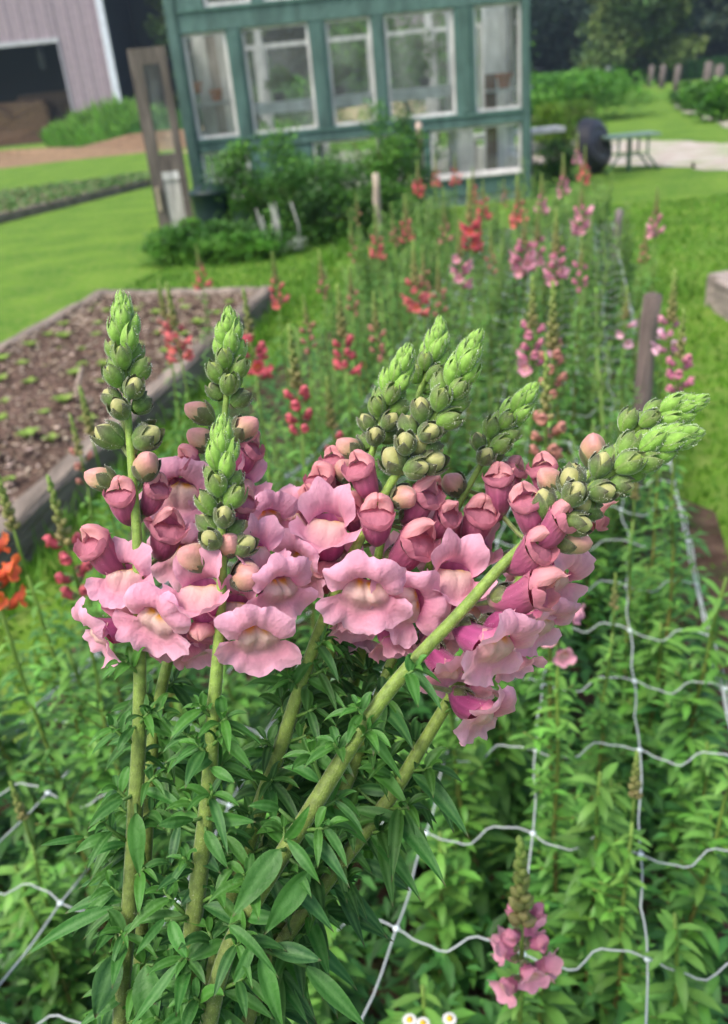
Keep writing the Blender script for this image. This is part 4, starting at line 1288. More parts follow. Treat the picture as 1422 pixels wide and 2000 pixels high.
def shoot(mb, base, d, L, r, nl=7, size=.024, dark=1.0):
    """small axillary shoot with a tuft of drooping leaves"""
    d = d.normalized()
    end = base + d * L + UP * L * .25
    mb.tube([base, base.lerp(end, .5) - UP * L * .05, end], [.0010, .0009, .0007], (.12, .24, .05), 6)
    s1 = d.cross(UP)
    if s1.length < .01: s1 = RT.copy()
    s1.normalize(); s2 = d.cross(s1)
    a = r.uniform(0, 6.28)
    for k in range(nl):
        a += 2.4
        q = .45 + .55 * k / nl
        b = base.lerp(end, q)
        out = (s1 * math.cos(a) + s2 * math.sin(a))
        sz = size * (1.15 - .6 * k / nl) * r.uniform(.8, 1.2)
        dirv = (out * (1 - .45 * k / nl) + d * (.3 + .5 * k / nl) + UP * .15).normalized()
        tip = b + dirv * sz - UP * sz * .42
        col = mixc(jit(r.choice([(.038, .14, .018), (.055, .18, .022), (.028, .11, .022)]), r, .15), (.10, .30, .04), .55 * (k / nl) ** 2)
        col = tuple(q_ * dark for q_ in col)
        fine_leaf(mb, b, tip, dirv * sz * .05 + UP * sz * .22, (UP * .7 - fw * .6 + out * .2), sz * r.uniform(.21, .30), r, col)

S = {}
S[1] = Stem("leftmost bouquet stem with a tall upright green tip", [(238, 566), (243, 700), (249, 800), (258, 920), (268, 1060), (273, 1290), (271, 1450), (263, 1600), (254, 1750), (238, 1950), (228, 2120)], .42, 31, 24, seed=1)
S[2] = Stem("upright stem behind the short one near the left, tip above its pink buds", [(449, 594), (446, 700), (440, 800), (425, 920), (395, 1080), (340, 1250), (305, 1400), (290, 1560), (280, 1750), (262, 2120)], [.455, .47], 27, 21, seed=2)
S[3] = Stem("short upright stem in front at left centre, green tip amid pink buds", [(436, 806), (434, 900), (432, 1000), (434, 1100), (428, 1250), (416, 1400), (407, 1550), (390, 1700), (372, 1850), (345, 2120)], .405, 35, 24, seed=3)
S[4] = Stem("middle stem leaning right with the darkest, broadest green tip", [(938, 642), (905, 715), (865, 790), (815, 860), (760, 950), (700, 1060), (645, 1180), (600, 1300), (558, 1430), (500, 1600), (440, 1800), (370, 2120)], [.425, .45], 33, 27, seed=4, rb=1.08)
S[5] = Stem("long front stem slanting far right, lower of the two rightmost tips", [(1382, 838), (1300, 862), (1220, 908), (1140, 962), (1070, 1025), (985, 1100), (900, 1195), (810, 1290), (740, 1375), (680, 1465), (615, 1570), (545, 1680), (480, 1790), (430, 1900), (385, 2120)], [.40, .395], 35, 30, seed=5, rb=1.08)
S[6] = Stem("stem behind the long slanting one, upper of the two rightmost tips", [(1389, 776), (1320, 800), (1250, 835), (1190, 885), (1130, 950), (1060, 1050), (980, 1200), (900, 1330), (840, 1430), (760, 1560), (640, 1720), (530, 1880), (440, 2120)], [.44, .455], 30, 19, seed=6)
S[7] = Stem("slim stem leaning right with a green tip between the middle and right tips", [(1052, 746), (1015, 795), (970, 850), (935, 915), (900, 980), (850, 1080), (800, 1200), (750, 1330), (690, 1500), (600, 1700), (500, 1900), (430, 2120)], [.46, .465], 27, 22, seed=7, rb=.95)
S[8] = Stem("back stem with a pale green tip just left of the broad middle one", [(802, 667), (780, 730), (755, 790), (735, 860), (700, 960), (660, 1080), (650, 1250), (610, 1410), (540, 1600), (450, 1850), (390, 2120)], [.47, .475], 29, 24, seed=8)
S[9] = Stem("farthest back stem whose pale tip stands highest above the middle", [(862, 617), (850, 680), (825, 750), (800, 830), (770, 930), (740, 1080), (710, 1260), (670, 1400), (600, 1600), (500, 1850), (420, 2120)], [.495, .49], 28, 18, seed=9)

A = lambda k, *a, **b: S[k].flower(*a, **b)
# stem 1
A(1, 'old', 208, 848, (-.85, .55, .3), size=1.15, var=0); A(1, 'old', 292, 850, (.8, .5, .3), size=1.15, var=1)
A(1, 'pink', 286, 905, (.25, .75, .6), size=1.05, var=0); A(1, 'pink', 196, 932, (-.8, .55, .2), size=.95, var=1)
A(1, 'closed', 240, 972, (-.1, .55, .85), (0, 1), .95, var=0)
A(1, 'closed', 196, 1068, (-.55, .45, .7), (-.1, 1), 1.1, var=1)
A(1, 'open', 243, 1128, (-.15, .62, .75), (.0, 1), .95, var=1)
A(1, 'open', 302, 1212, (-.28, -.05, .95), (.35, .95), 1.0, -.012, var=0)
A(1, 'open', 192, 1235, (-.8, -.1, .55), (.25, 1), .95, 0, var=2)
A(1, 'closed', 325, 1040, (.35, .5, .75), (.1, 1), 1.05, .012, var=2)
A(1, 'half', 340, 1250, (.3, -.4, .6), (0, 1), .85, .015, var=0)
# stem 2
A(2, 'pink', 388, 802, (-.7, .6, .2), size=.95, var=2); A(2, 'pink', 478, 832, (.65, .6, .3), size=1.05, var=0)
A(2, 'pink', 392, 855, (-.5, .6, .5), size=1.05, var=1); A(2, 'closed', 372, 905, (-.5, .4, .7), (0, 1), .95, var=0)
A(2, 'closed', 482, 880, (.6, .5, .4), (0, 1), 1.0, .01, var=1); A(2, 'half', 478, 945, (.6, .3, .5), (0, 1), .9, .01, var=1)
A(2, 'open', 352, 962, (.0, .25, .95), (.1, 1), 1.05, .0, var=3)
A(2, 'open', 522, 1015, (.5, .05, .8), (.0, 1), .9, .0, var=1)
A(2, 'closed', 300, 1000, (-.2, .5, .8), (0, 1), .9, .015, var=2)
# stem 3
A(3, 'old', 480, 1062, (.8, .4, .4), size=1.0); A(3, 'pink', 448, 1060, (.2, .6, .75), size=.95, var=1)
A(3, 'pink', 378, 1085, (-.45, .45, .7), size=1.15, var=2); A(3, 'pink', 482, 1122, (.4, .35, .8), size=1.15, var=0)
A(3, 'half', 396, 1160, (-.15, .5, .85), (0, 1), 1.15, var=0)
A(3, 'open', 502, 1245, (.12, -.12, .98), (.05, 1), 1.05, -.004, var=1)
A(3, 'open', 548, 1150, (.55, .0, .75), (-.1, 1), .95, .006, var=2)
A(3, 'closed', 400, 1225, (-.1, -.5, .7), (0, 1), .9, .004, var=0)
# stem 4
A(4, 'old', 768, 895, (-.55, .6, .65), size=1.3, var=1); A(4, 'old', 848, 900, (.6, .2, .6), size=1.2, var=0); A(4, 'old', 818, 868, (.1, .3, .9), size=1.1, var=2)
A(4, 'closed', 710, 922, (-.45, .6, .6), (0, 1), 1.0, var=1); A(4, 'closed', 736, 1010, (.0, .4, .9), (.05, 1), 1.12, -.004, var=0)
A(4, 'closed', 822, 975, (.5, .4, .6), (0, 1), 1.0, .006, var=2); A(4, 'pink', 790, 968, (.5, .3, .75), size=1.0, var=2)
A(4, 'half', 640, 1030, (-.05, .38, .9), (.15, 1), 1.2, var=1)
A(4, 'closed', 805, 1062, (.55, .25, .8), (.1, 1), 1.25, var=2)
A(4, 'open', 714, 1158, (.0, -.05, 1), (.06, 1), 1.12, -.022, var=2)
A(4, 'open', 800, 1178, (.25, -.1, .95), (.9, .35), 1.05, -.014, var=0)
A(4, 'open', 590, 1100, (-.6, .05, .75), (.35, 1), 1.05, .006, var=3)
A(4, 'half', 770, 1250, (.2, -.55, .5), (0, 1), .95, .006, var=0)
A(4, 'closed', 640, 1120, (-.2, -.1, .8), (0, 1), 1.05, .008, var=1)
# stem 8 / 9
A(8, 'pink', 682, 872, (-.6, .6, .2), size=.95, var=1); A(8, 'closed', 632, 945, (-.35, .5, .7), (.1, 1), 1.1, var=0)
A(8, 'open', 575, 1010, (-.5, .3, .7), (0, 1), .95, .01, var=2); A(8, 'pink', 675, 915, (-.2, .6, .6), size=1.0, var=0)
A(8, 'closed', 585, 1075, (-.5, .1, .8), (0, 1), .9, .015, var=2); A(8, 'half', 700, 1250, (0, -.6, .5), (0, 1), .95, .01, var=1)
A(9, 'old', 775, 900, (-.3, .6, .5), size=1.0); A(9, 'closed', 840, 960, (.4, .4, .7), (0, 1), .9, .01, var=1); A(9, 'half', 760, 1100, (-.1, .2, .9), (0, 1), 1.0, .01, var=0)
# stem 7
A(7, 'pink', 886, 942, (-.4, .6, .6), size=1.0, var=2); A(7, 'closed', 882, 1022, (-.35, .35, .8), (0, 1), .8, var=0)
A(7, 'closed', 972, 968, (.5, .6, .5), (.1, 1), 1.1, -.004, var=2); A(7, 'closed', 935, 1010, (.2, .5, .85), (.2, 1), 1.12, -.008, var=0)
A(7, 'half', 888, 1128, (.2, .3, .9), (.1, 1), 1.2, -.03, var=1); A(7, 'open', 850, 1060, (-.1, .3, .9), (0, 1), 1.0, .006, var=1)
A(7, 'half', 850, 1250, (.2, -.3, .8), (0, 1), .9, .0, var=0)
# stem 5
A(5, 'old', 1135, 985, (.3, .0, .9), size=1.05, var=0); A(5, 'old', 1115, 935, (-.35, .85, .4), size=1.1, var=1)
A(5, 'closed', 1028, 988, (-.3, .75, .6), (-.3, 1), .95, var=1); A(5, 'closed', 1042, 1072, (.55, .25, .75), (.25, 1), 1.05, -.004, var=0)
A(5, 'closed', 1035, 1150, (.85, .05, .55), (.15, 1), 1.2, -.002, var=2)
A(5, 'pink', 1120, 1052, (.95, .05, .3), size=1.1, var=1)
A(5, 'open', 962, 1258, (.62, -.18, .75), (.15, 1), 1.12, -.004, var=3)
A(5, 'open', 948, 1395, (.75, -.3, .55), (.35, 1), .98, .03, var=0)
A(5, 'open', 880, 1310, (.5, -.5, .6), (.2, 1), .95, .03, var=2)
# stem 6
A(6, 'pink', 1160, 875, (-.1, .9, .3), size=1.1, var=0); A(6, 'pink', 1075, 935, (-.5, .75, .3), size=1.05, var=2)
A(6, 'closed', 1065, 925, (-.3, .8, .4), (0, 1), .95, .008, var=1); A(6, 'closed', 1150, 1008, (.85, .15, .4), (0, 1), 1.0, var=2)
A(6, 'open', 1085, 1135, (.7, -.05, .7), (.1, 1), 1.1, -.006, var=1); A(6, 'open', 1050, 1215, (.6, -.2, .7), (.1, 1), 1.05, .0, var=3)
A(6, 'closed', 975, 945, (-.1, .8, .4), (0, 1), 1.0, .006, var=0); A(6, 'half', 1000, 1290, (.5, -.5, .6), (0, 1), .9, .006, var=1)
A(6, 'half', 1090, 1060, (.7, .3, .5), (0, 1), 1.0, .008, var=0)

for a_ in [(8, 'closed', 606, 985, (-.3, .5, .7), (0, 1), 1.0, .004, 3), (8, 'half', 560, 1048, (-.3, .2, .8), (0, 1), .95, .014, 2), (8, 'closed', 655, 905, (-.3, .6, .6), (0, 1), .85, .006, 1),
           (4, 'closed', 690, 1000, (-.3, .4, .8), (0, 1), .95, .01, 3), (4, 'closed', 868, 1010, (.5, .3, .7), (0, 1), .9, .01, 1), (4, 'half', 690, 1215, (-.1, -.5, .6), (0, 1), .9, .012, 0),
           (4, 'open', 655, 1090, (-.15, .1, .9), (.1, 1), .95, .012, 4), (7, 'closed', 1000, 925, (.5, .7, .4), (.2, 1), .85, .008, 3), (7, 'half', 930, 1075, (.1, .4, .9), (0, 1), 1.05, .01, 2),
           (7, 'open', 905, 1195, (.1, -.1, .9), (.1, 1), .95, .012, 5), (6, 'closed', 1105, 975, (.3, .6, .5), (0, 1), .95, .004, 3), (6, 'open', 1030, 1100, (.4, .1, .8), (.1, 1), 1.0, .01, 4),
           (6, 'half', 930, 1345, (.5, -.4, .6), (.1, 1), .9, .008, 0), (5, 'closed', 1085, 1020, (.7, .5, .5), (.2, 1), .95, -.006, 3), (5, 'half', 1000, 1200, (.7, .1, .6), (.1, 1), 1.0, .006, 2),
           (2, 'closed', 330, 935, (-.4, .5, .6), (0, 1), .9, .004, 3), (2, 'open', 425, 1010, (.1, .1, .95), (0, 1), .95, .008, 4), (2, 'open', 360, 1085, (-.1, .1, .95), (0, 1), 1.0, .004, 5),
           (3, 'closed', 468, 985, (.5, .5, .6), (0, 1), .85, .008, 3), (3, 'half', 462, 1190, (.2, .3, .9), (.1, 1), 1.0, .006, 2), (3, 'half', 500, 1080, (.5, .3, .7), (0, 1), .95, .01, 1),
           (1, 'half', 265, 1180, (0, .3, .9), (0, 1), 1.0, .008, 2), (1, 'closed', 300, 960, (.5, .6, .6), (0, 1), .85, .008, 3), (1, 'half', 385, 1270, (.3, -.5, .6), (0, 1), .8, .012, 1)]:
    A(*a_[:7], a_[7], a_[8])
# ---- leaves: the large ones one by one  (stem, base px, tip px, width px, normal bias, arch px, depth offset, tone)
DG = (.022, .085, .022); MG = (.036, .135, .02); LG = (.052, .175, .025)
BIG = [(5, (547, 1660), (453, 1792), 62, 10, -.012, MG), (5, (605, 1702), (515, 1826), 58, 12, -.006, MG), (1, (266, 1588), (273, 1713), 42, 0, -.012, LG),
       (1, (222, 1772), (50, 1868), 32, 26, -.004, MG), (1, (232, 1862), (186, 1988), 64, 14, -.006, DG), (3, (285, 1885), (300, 2020), 70, 6, .0, MG),
       (3, (350, 1878), (252, 2010), 26, 4, -.012, MG), (3, (362, 1648), (432, 1706), 46, 14, .006, DG), (3, (402, 1622), (446, 1697), 30, 6, -.008, MG),
       (5, (448, 1808), (546, 1912), 26, 30, -.012, MG), (5, (528, 1850), (628, 1876), 44, 10, .0, DG), (5, (598, 1888), (718, 2010), 44, 10, .004, MG),
       (5, (498, 1832), (454, 1922), 28, -10, -.01, MG), (5, (508, 1868), (552, 2010), 42, 8, -.008, LG), (6, (575, 1868), (578, 1962), 26, 4, .0, MG),
       (3, (322, 1795), (264, 1868), 22, 12, -.01, MG), (3, (334, 1798), (366, 1874), 34, 4, -.012, LG), (3, (438, 1840), (368, 1876), 36, 6, -.004, MG),
       (1, (240, 1562), (172, 1618), 24, 14, -.008, MG), (1, (220, 1630), (144, 1668), 26, 18, .0, LG), (1, (165, 1635), (76, 1652), 18, 8, .004, MG),
       (3, (378, 1602), (306, 1614), 30, 12, -.008, MG), (3, (408, 1600), (500, 1606), 32, 12, -.008, MG), (3, (350, 1610), (334, 1690), 26, 0, .004, DG),
       (5, (560, 1640), (626, 1728), 30, 22, -.012, MG), (5, (545, 1580), (484, 1575), 26, 16, -.004, MG), (5, (556, 1640), (606, 1570), 30, -10, -.010, LG),
       (6, (690, 1580), (834, 1624), 30, 18, .0, MG), (7, (640, 1540), (708, 1610), 34, 14, .004, DG), (6, (700, 1540), (792, 1560), 30, 18, .006, DG),
       (4, (530, 1470), (470, 1505), 28, 14, .004, DG), (4, (545, 1465), (624, 1510), 30, 22, .004, DG), (4, (540, 1500), (528, 1550), 30, 2, .0, MG),
       (8, (600, 1480), (570, 1560), 28, 8, .0, DG), (6, (700, 1680), (800, 1740), 34, 16, .006, DG), (6, (650, 1700), (712, 1850), 36, 16, .008, DG),
       (6, (640, 1780), (770, 1840), 36, 24, .010, DG), (6, (600, 1840), (660, 1990), 38, 18, .008, DG), (7, (560, 1800), (640, 1900), 36, 20, .006, MG),
       (1, (250, 1940), (150, 2010), 28, 16, .0, MG), (3, (380, 1940), (300, 1960), 40, 10, .0, DG), (2, (270, 1700), (200, 1760), 30, 18, .01, DG),
       (2, (280, 1500), (225, 1530), 26, 14, .01, DG), (1, (262, 1420), (228, 1470), 22, 8, -.004, MG), (3, (420, 1470), (372, 1520), 28, 10, .0, MG),
       (3, (412, 1500), (460, 1530), 26, 10, -.006, LG), (3, (405, 1720), (352, 1770), 30, 10, .004, DG), (5, (480, 1790), (560, 1800), 34, 14, -.002, MG)]
rl = random.Random(44)
for k, b, tp_, wpx, arch, dz, tone in BIG:
    st = S[k]
    d0 = (st.nearest(at_depth(b[0], b[1], .42))[0] - EYE).dot(fw) + dz
    B = at_depth(b[0], b[1], d0); T_ = at_depth(tp_[0], tp_[1], d0 - .008)
    near, s_ = st.nearest(B)
    if (near - B).length > .004:
        st.leaf.tube([near, near.lerp(B, .5) - UP * .001, B], [.0011, .0010, .0008], (.10, .2, .05), 5)
    ax = (T_ - B).normalized(); side = ax.cross(-fw).normalized()
    N = (-fw + UP * .45 + side * rl.uniform(-.5, .5))
    fine_leaf(st.leaf, B, T_, UP * (arch / F * d0) - fw * .004, N, wpx / F * d0 * .82, rl, jit(tone, rl, .15), fold=rl.uniform(.15, .35))
# ---- leaves: small shoots up the stems
def clothe(k, s0, s1, step, size, seed, nl=6, L=.010):
    st = S[k]; r = random.Random(seed)
    s = s0; az = r.uniform(0, 6.28)
    while s < s1:
        p, t = st.at(s); R0 = st.radius(s)
        az += 2.4 + r.uniform(-.3, .3)
        u = t.cross(fw).normalized(); w = u.cross(t)
        out = u * math.cos(az) + w * math.sin(az)
        if out.dot(-fw) > .75 and r.random() < .6: out = (out + u * r.choice([-1.6, 1.6])).normalized()
        d = (out * .85 + t * .5).normalized()
        shoot(st.leaf, p + out * R0 * .9, d, L * r.uniform(.6, 1.4), r, nl, size * r.uniform(.75, 1.15), .92 if k in (1, 3, 5) else .6)  # rear stems' leaves darker: shade deep in the clump put into leaf colour
        if r.random() < .75:
            d2 = (out * .9 + t * .1).normalized(); sz = size * r.uniform(1.0, 1.7)
            B = p + out * R0 * .9 - t * .002
            fine_leaf(st.leaf, B, B + d2 * sz - UP * sz * .35, UP * sz * .2, UP * .7 - fw * .7, sz * .24, r)
        s += step * r.uniform(.75, 1.25)
def s_at(k, px, py):
    return S[k].nearest(at_depth(px, py, .43))[1]
clothe(1, s_at(1, 272, 1400), S[1].len[-1], .0095, .018, 1)
clothe(2, s_at(2, 310, 1380), S[2].len[-1], .0085, .022, 2)
clothe(3, s_at(3, 418, 1400), S[3].len[-1], .010, .019, 3)
clothe(4, s_at(4, 590, 1330), S[4].len[-1], .0075, .021, 4)
clothe(5, s_at(5, 660, 1500), S[5].len[-1], .0105, .019, 5)
clothe(6, s_at(6, 800, 1500), S[6].len[-1], .0068, .024, 6)
clothe(7, s_at(7, 730, 1390), S[7].len[-1], .0068, .024, 7)
clothe(8, s_at(8, 640, 1330), S[8].len[-1], .0075, .022, 8)
clothe(9, s_at(9, 690, 1360), S[9].len[-1], .0075, .022, 9)
# small bracts and side shoots just below the flowers
for k, px, py, sx in [(1, 262, 1300, -1), (1, 285, 1400, 1), (3, 408, 1380, -1), (3, 378, 1440, -1), (3, 440, 1430, 1), (4, 612, 1280, 1), (4, 575, 1360, -1), (5, 800, 1320, 1), (5, 740, 1400, -1), (5, 690, 1450, -1), (5, 752, 1440, 1), (8, 640, 1300, 1), (6, 860, 1400, 1), (7, 760, 1350, 1)]:
    st = S[k]; p, s_ = st.nearest(at_depth(px, py, .43)); pp, t = st.at(s_)
    r = random.Random(px)
    shoot(st.leaf, pp - fw * .002, (RT * sx + t * .8 - fw * .4).normalized(), .008, r, 8, .017)
for k in S: S[k].done()

# ================================================================== THE NETTED BED: background plants
BP = dict(
    coral=dict(tube=(.60, .14, .15), tube2=(.64, .18, .18), lip=(.70, .15, .16), edge=(.72, .22, .22), cream=(.75, .28, .14), yel=(.8, .36, .03), hood=(.64, .18, .18)),
    red=dict(tube=(.55, .09, .13), tube2=(.60, .12, .15), lip=(.68, .10, .14), edge=(.70, .18, .20), cream=(.75, .2, .08), yel=(.8, .33, .03), hood=(.60, .13, .17)),
    orange=dict(tube=(.75, .12, .05), tube2=(.80, .14, .08), lip=(.85, .16, .08), edge=(.85, .22, .06), cream=(.9, .38, .03), yel=(.92, .5, .03), hood=(.8, .14, .1)),
    pink=dict(tube=(.58, .18, .30), tube2=(.62, .24, .34), lip=(.72, .31, .41), edge=(.74, .38, .48), cream=(.75, .45, .40), yel=(.8, .4, .1), hood=(.60, .22, .28)),
    pale=dict(tube=(.60, .25, .35), tube2=(.65, .3, .4), lip=(.76, .42, .55), edge=(.78, .48, .6), cream=(.8, .55, .5), yel=(.8, .5, .1), hood=(.68, .32, .4)),
    salmon=dict(tube=(.46, .18, .15), tube2=(.50, .24, .18), lip=(.56, .26, .22), edge=(.58, .28, .24), cream=(.55, .36, .2), yel=(.6, .36, .1), hood=(.50, .22, .19)))
def bg_flower(seed, o, pal):
    f = floret(seed, o, pal, 1.0, nu=14, nv=4, hairs=False)
    for k in ('corolla', 'upper_lip', 'lower_lip'): f[k].materials[0] = M_BPETAL
    return f
BGF = {}
for i, (n_, p_) in enumerate(BP.items()):
    BGF[n_] = [bg_flower(300 + i * 3, .6, p_), bg_flower(301 + i * 3, .1, p_)]
def bg_tip(seed, n=22, k=1.0):
    """bud spike of a background plant as one mesh, tip at z = length"""
    r = random.Random(seed); mb = MB(); az = 0
    Ltot = .085 * k
    for i in range(n):
        az += 2.4; t = i / n
        z = Ltot * (1 - t) 
        tau = math.radians(10 + 45 * t)
        d = Vector((math.cos(az) * math.sin(tau), math.sin(az) * math.sin(tau), math.cos(tau)))
        L = (.010 + .005 * t) * k; R0 = (.0028 + .0026 * t) * k
        c = mixc((.24, .36, .08), (.26, .22, .09), t * 1.1 + r.uniform(-.1, .1))
        s = d.cross(Vector((0, 0, 1))).normalized(); u = s.cross(d)
        P = []
        b = Vector((0, 0, z - .006))
        for q, w in ((0, 0.3), (.3, 1), (.65, .95), (1, .1)):
            P.append([b + d * L * q + (s * math.cos(a * 1.0472) + u * math.sin(a * 1.0472)) * R0 * w for a in range(6)])
        mb.grid(P, c, close=True)
    return mb.mesh("bud_cluster", M_BLEAF), Ltot
TIPS = [bg_tip(1), bg_tip(2, 26, 1.1), bg_tip(3, 18, .9)]
def bg_body(seed, h, dense=1.0, lsize=.055):
    """stem and foliage of a background plant of height h (below the spike)"""
    r = random.Random(seed); sm, lm = MB(), MB()
    x = y = 0; pts = []
    for i in range(9):
        pts.append(Vector((x, y, h * i / 8))); x += r.uniform(-.006, .006); y += r.uniform(-.006, .006)
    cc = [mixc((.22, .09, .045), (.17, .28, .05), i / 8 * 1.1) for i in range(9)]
    sm.tube(pts, [lerp(.0042, .0024, i / 8) for i in range(9)], cc, 6)
    az = 0; z = .02
    while z < h * .97:
        i = min(7, int(z / h * 8)); f_ = z / h * 8 - i
        c = pts[i].lerp(pts[i + 1], f_)
        top = z / h
        for k in range(3):
            az += 2.2 + r.uniform(-.3, .3)
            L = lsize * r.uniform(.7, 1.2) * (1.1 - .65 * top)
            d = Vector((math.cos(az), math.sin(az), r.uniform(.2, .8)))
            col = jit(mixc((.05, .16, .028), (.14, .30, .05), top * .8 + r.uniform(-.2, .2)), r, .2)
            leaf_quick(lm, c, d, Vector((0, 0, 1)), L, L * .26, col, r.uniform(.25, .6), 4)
        if r.random() < .65 * dense and top < .8:     # side shoot
            a = r.uniform(0, 6.28); e = c + Vector((math.cos(a), math.sin(a), .9)) * r.uniform(.02, .05)
            sm.tube([c, e], [.0015, .001], cc[i], 4)
            for k in range(6):
                az += 2.4
                d = Vector((math.cos(az), math.sin(az), r.uniform(.3, 1.2)))
                L = lsize * .6 * r.uniform(.6, 1.1)
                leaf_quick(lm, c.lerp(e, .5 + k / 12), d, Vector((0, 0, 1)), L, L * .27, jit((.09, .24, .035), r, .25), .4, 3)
        z += r.uniform(.016, .026) / dense
    return sm.mesh("stem", M_BLEAF), lm.mesh("foliage", M_BLEAF), pts[-1]
BODY = {}
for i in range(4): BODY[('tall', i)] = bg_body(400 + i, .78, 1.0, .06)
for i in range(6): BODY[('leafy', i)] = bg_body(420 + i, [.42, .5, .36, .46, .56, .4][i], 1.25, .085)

def far_body(seed, h):
    r = random.Random(seed); sm, lm = MB(), MB()
    for q in range(3):
        bx, by = r.uniform(-.05, .05), r.uniform(-.05, .05); hh = h * r.uniform(.8, 1.1)
        tx, ty = bx + r.uniform(-.03, .03), by + r.uniform(-.03, .03)
        sm.tube([(bx, by, 0), ((bx + tx) / 2, (by + ty) / 2, hh * .5), (tx, ty, hh)], [.004, .0035, .002], (.17, .26, .06), 5)
        az = 0; z = .03
        while z < hh:
            az += 2.4; t = z / hh
            c = Vector((lerp(bx, tx, t), lerp(by, ty, t), z))
            L = .075 * (1.1 - .6 * t) * r.uniform(.7, 1.2)
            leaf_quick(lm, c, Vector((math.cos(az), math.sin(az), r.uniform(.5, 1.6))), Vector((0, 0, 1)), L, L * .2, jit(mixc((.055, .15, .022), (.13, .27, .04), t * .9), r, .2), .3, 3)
            z += r.uniform(.009, .016)
    return sm.mesh("stem", M_BLEAF), lm.mesh("foliage", M_BLEAF), Vector((0, 0, h))
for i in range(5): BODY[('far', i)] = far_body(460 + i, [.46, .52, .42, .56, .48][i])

def bed_plant(px, py, col, lab, n=5, o=.5, zc=.86, kk=1.0, variant=0, seed=0, tipk=1.0, base=None, thick=1.0):
    """(px,py) pixel of the flower cluster's middle; zc its height"""
    r = random.Random(seed * 7 + int(px))
    c = at_z(px, py, zc)
    hb = zc - .035 * kk
    sm, lm, top = BODY[('tall', variant % 4)]
    sc = hb / .78
    lean = Matrix.Rotation(r.uniform(-.05, .05), 4, 'X') @ Matrix.Rotation(r.uniform(-.05, .05), 4, 'Y')
    tp0 = lean @ (Vector(top) * 1.0)
    tp1 = Vector((tp0.x, tp0.y, tp0.z)) * sc
    t = empty("snapdragon_plant", (c.x - tp1.x, c.y - tp1.y, .02), lab, "flower", "snapdragons flowering in the netted bed")
    Mb = lean @ Matrix.Diagonal((1, 1, sc, 1)) @ Matrix.Identity(4)
    link("stem", sm, t, Mb); link("foliage", lm, t, Mb)
    topw = Mb @ Vector(top)
    # axis through the flowers
    ax = MB(); Lx = .075 * kk
    ax.tube([topw - Vector((0, 0, .01)), topw + Vector((0, 0, Lx))], [.0026, .0018], (.18, .28, .06), 6)
    ax.build("flower_stalk", M_BLEAF, t)
    tm, tl = TIPS[seed % 3]
    o_ = link("bud_cluster", tm, t, Matrix.Translation(topw + Vector((0, 0, Lx - .015))) @ Matrix.Scale(kk * tipk, 4))
    az = r.uniform(0, 6.28)
    if n > 3: n += 3
    for i in range(n):
        az += 2.4 + r.uniform(-.2, .2)
        if n <= 3: az = math.radians(-90 + [0, -50, 50][i])
        z = topw.z - .01 + Lx * (i / max(1, n)) 
        op = 0 if (i < n * o) else 1
        d = Vector((math.cos(az), math.sin(az), .35 + .3 * op))
        s = kk * (.92 if op == 0 else .82) * r.uniform(.8, 1.08)
        F_ = BGF[col][op]
        M = Matrix.Translation((topw.x + math.cos(az) * .004, topw.y + math.sin(az) * .004, z)) @ frame(d, (0, 0, 1)) @ Matrix.Scale(s, 4)
        b = link("flower", F_['corolla'], t, M)
        for nm in ("upper_lip", "lower_lip", "calyx"): link(nm, F_[nm], b)
    return t
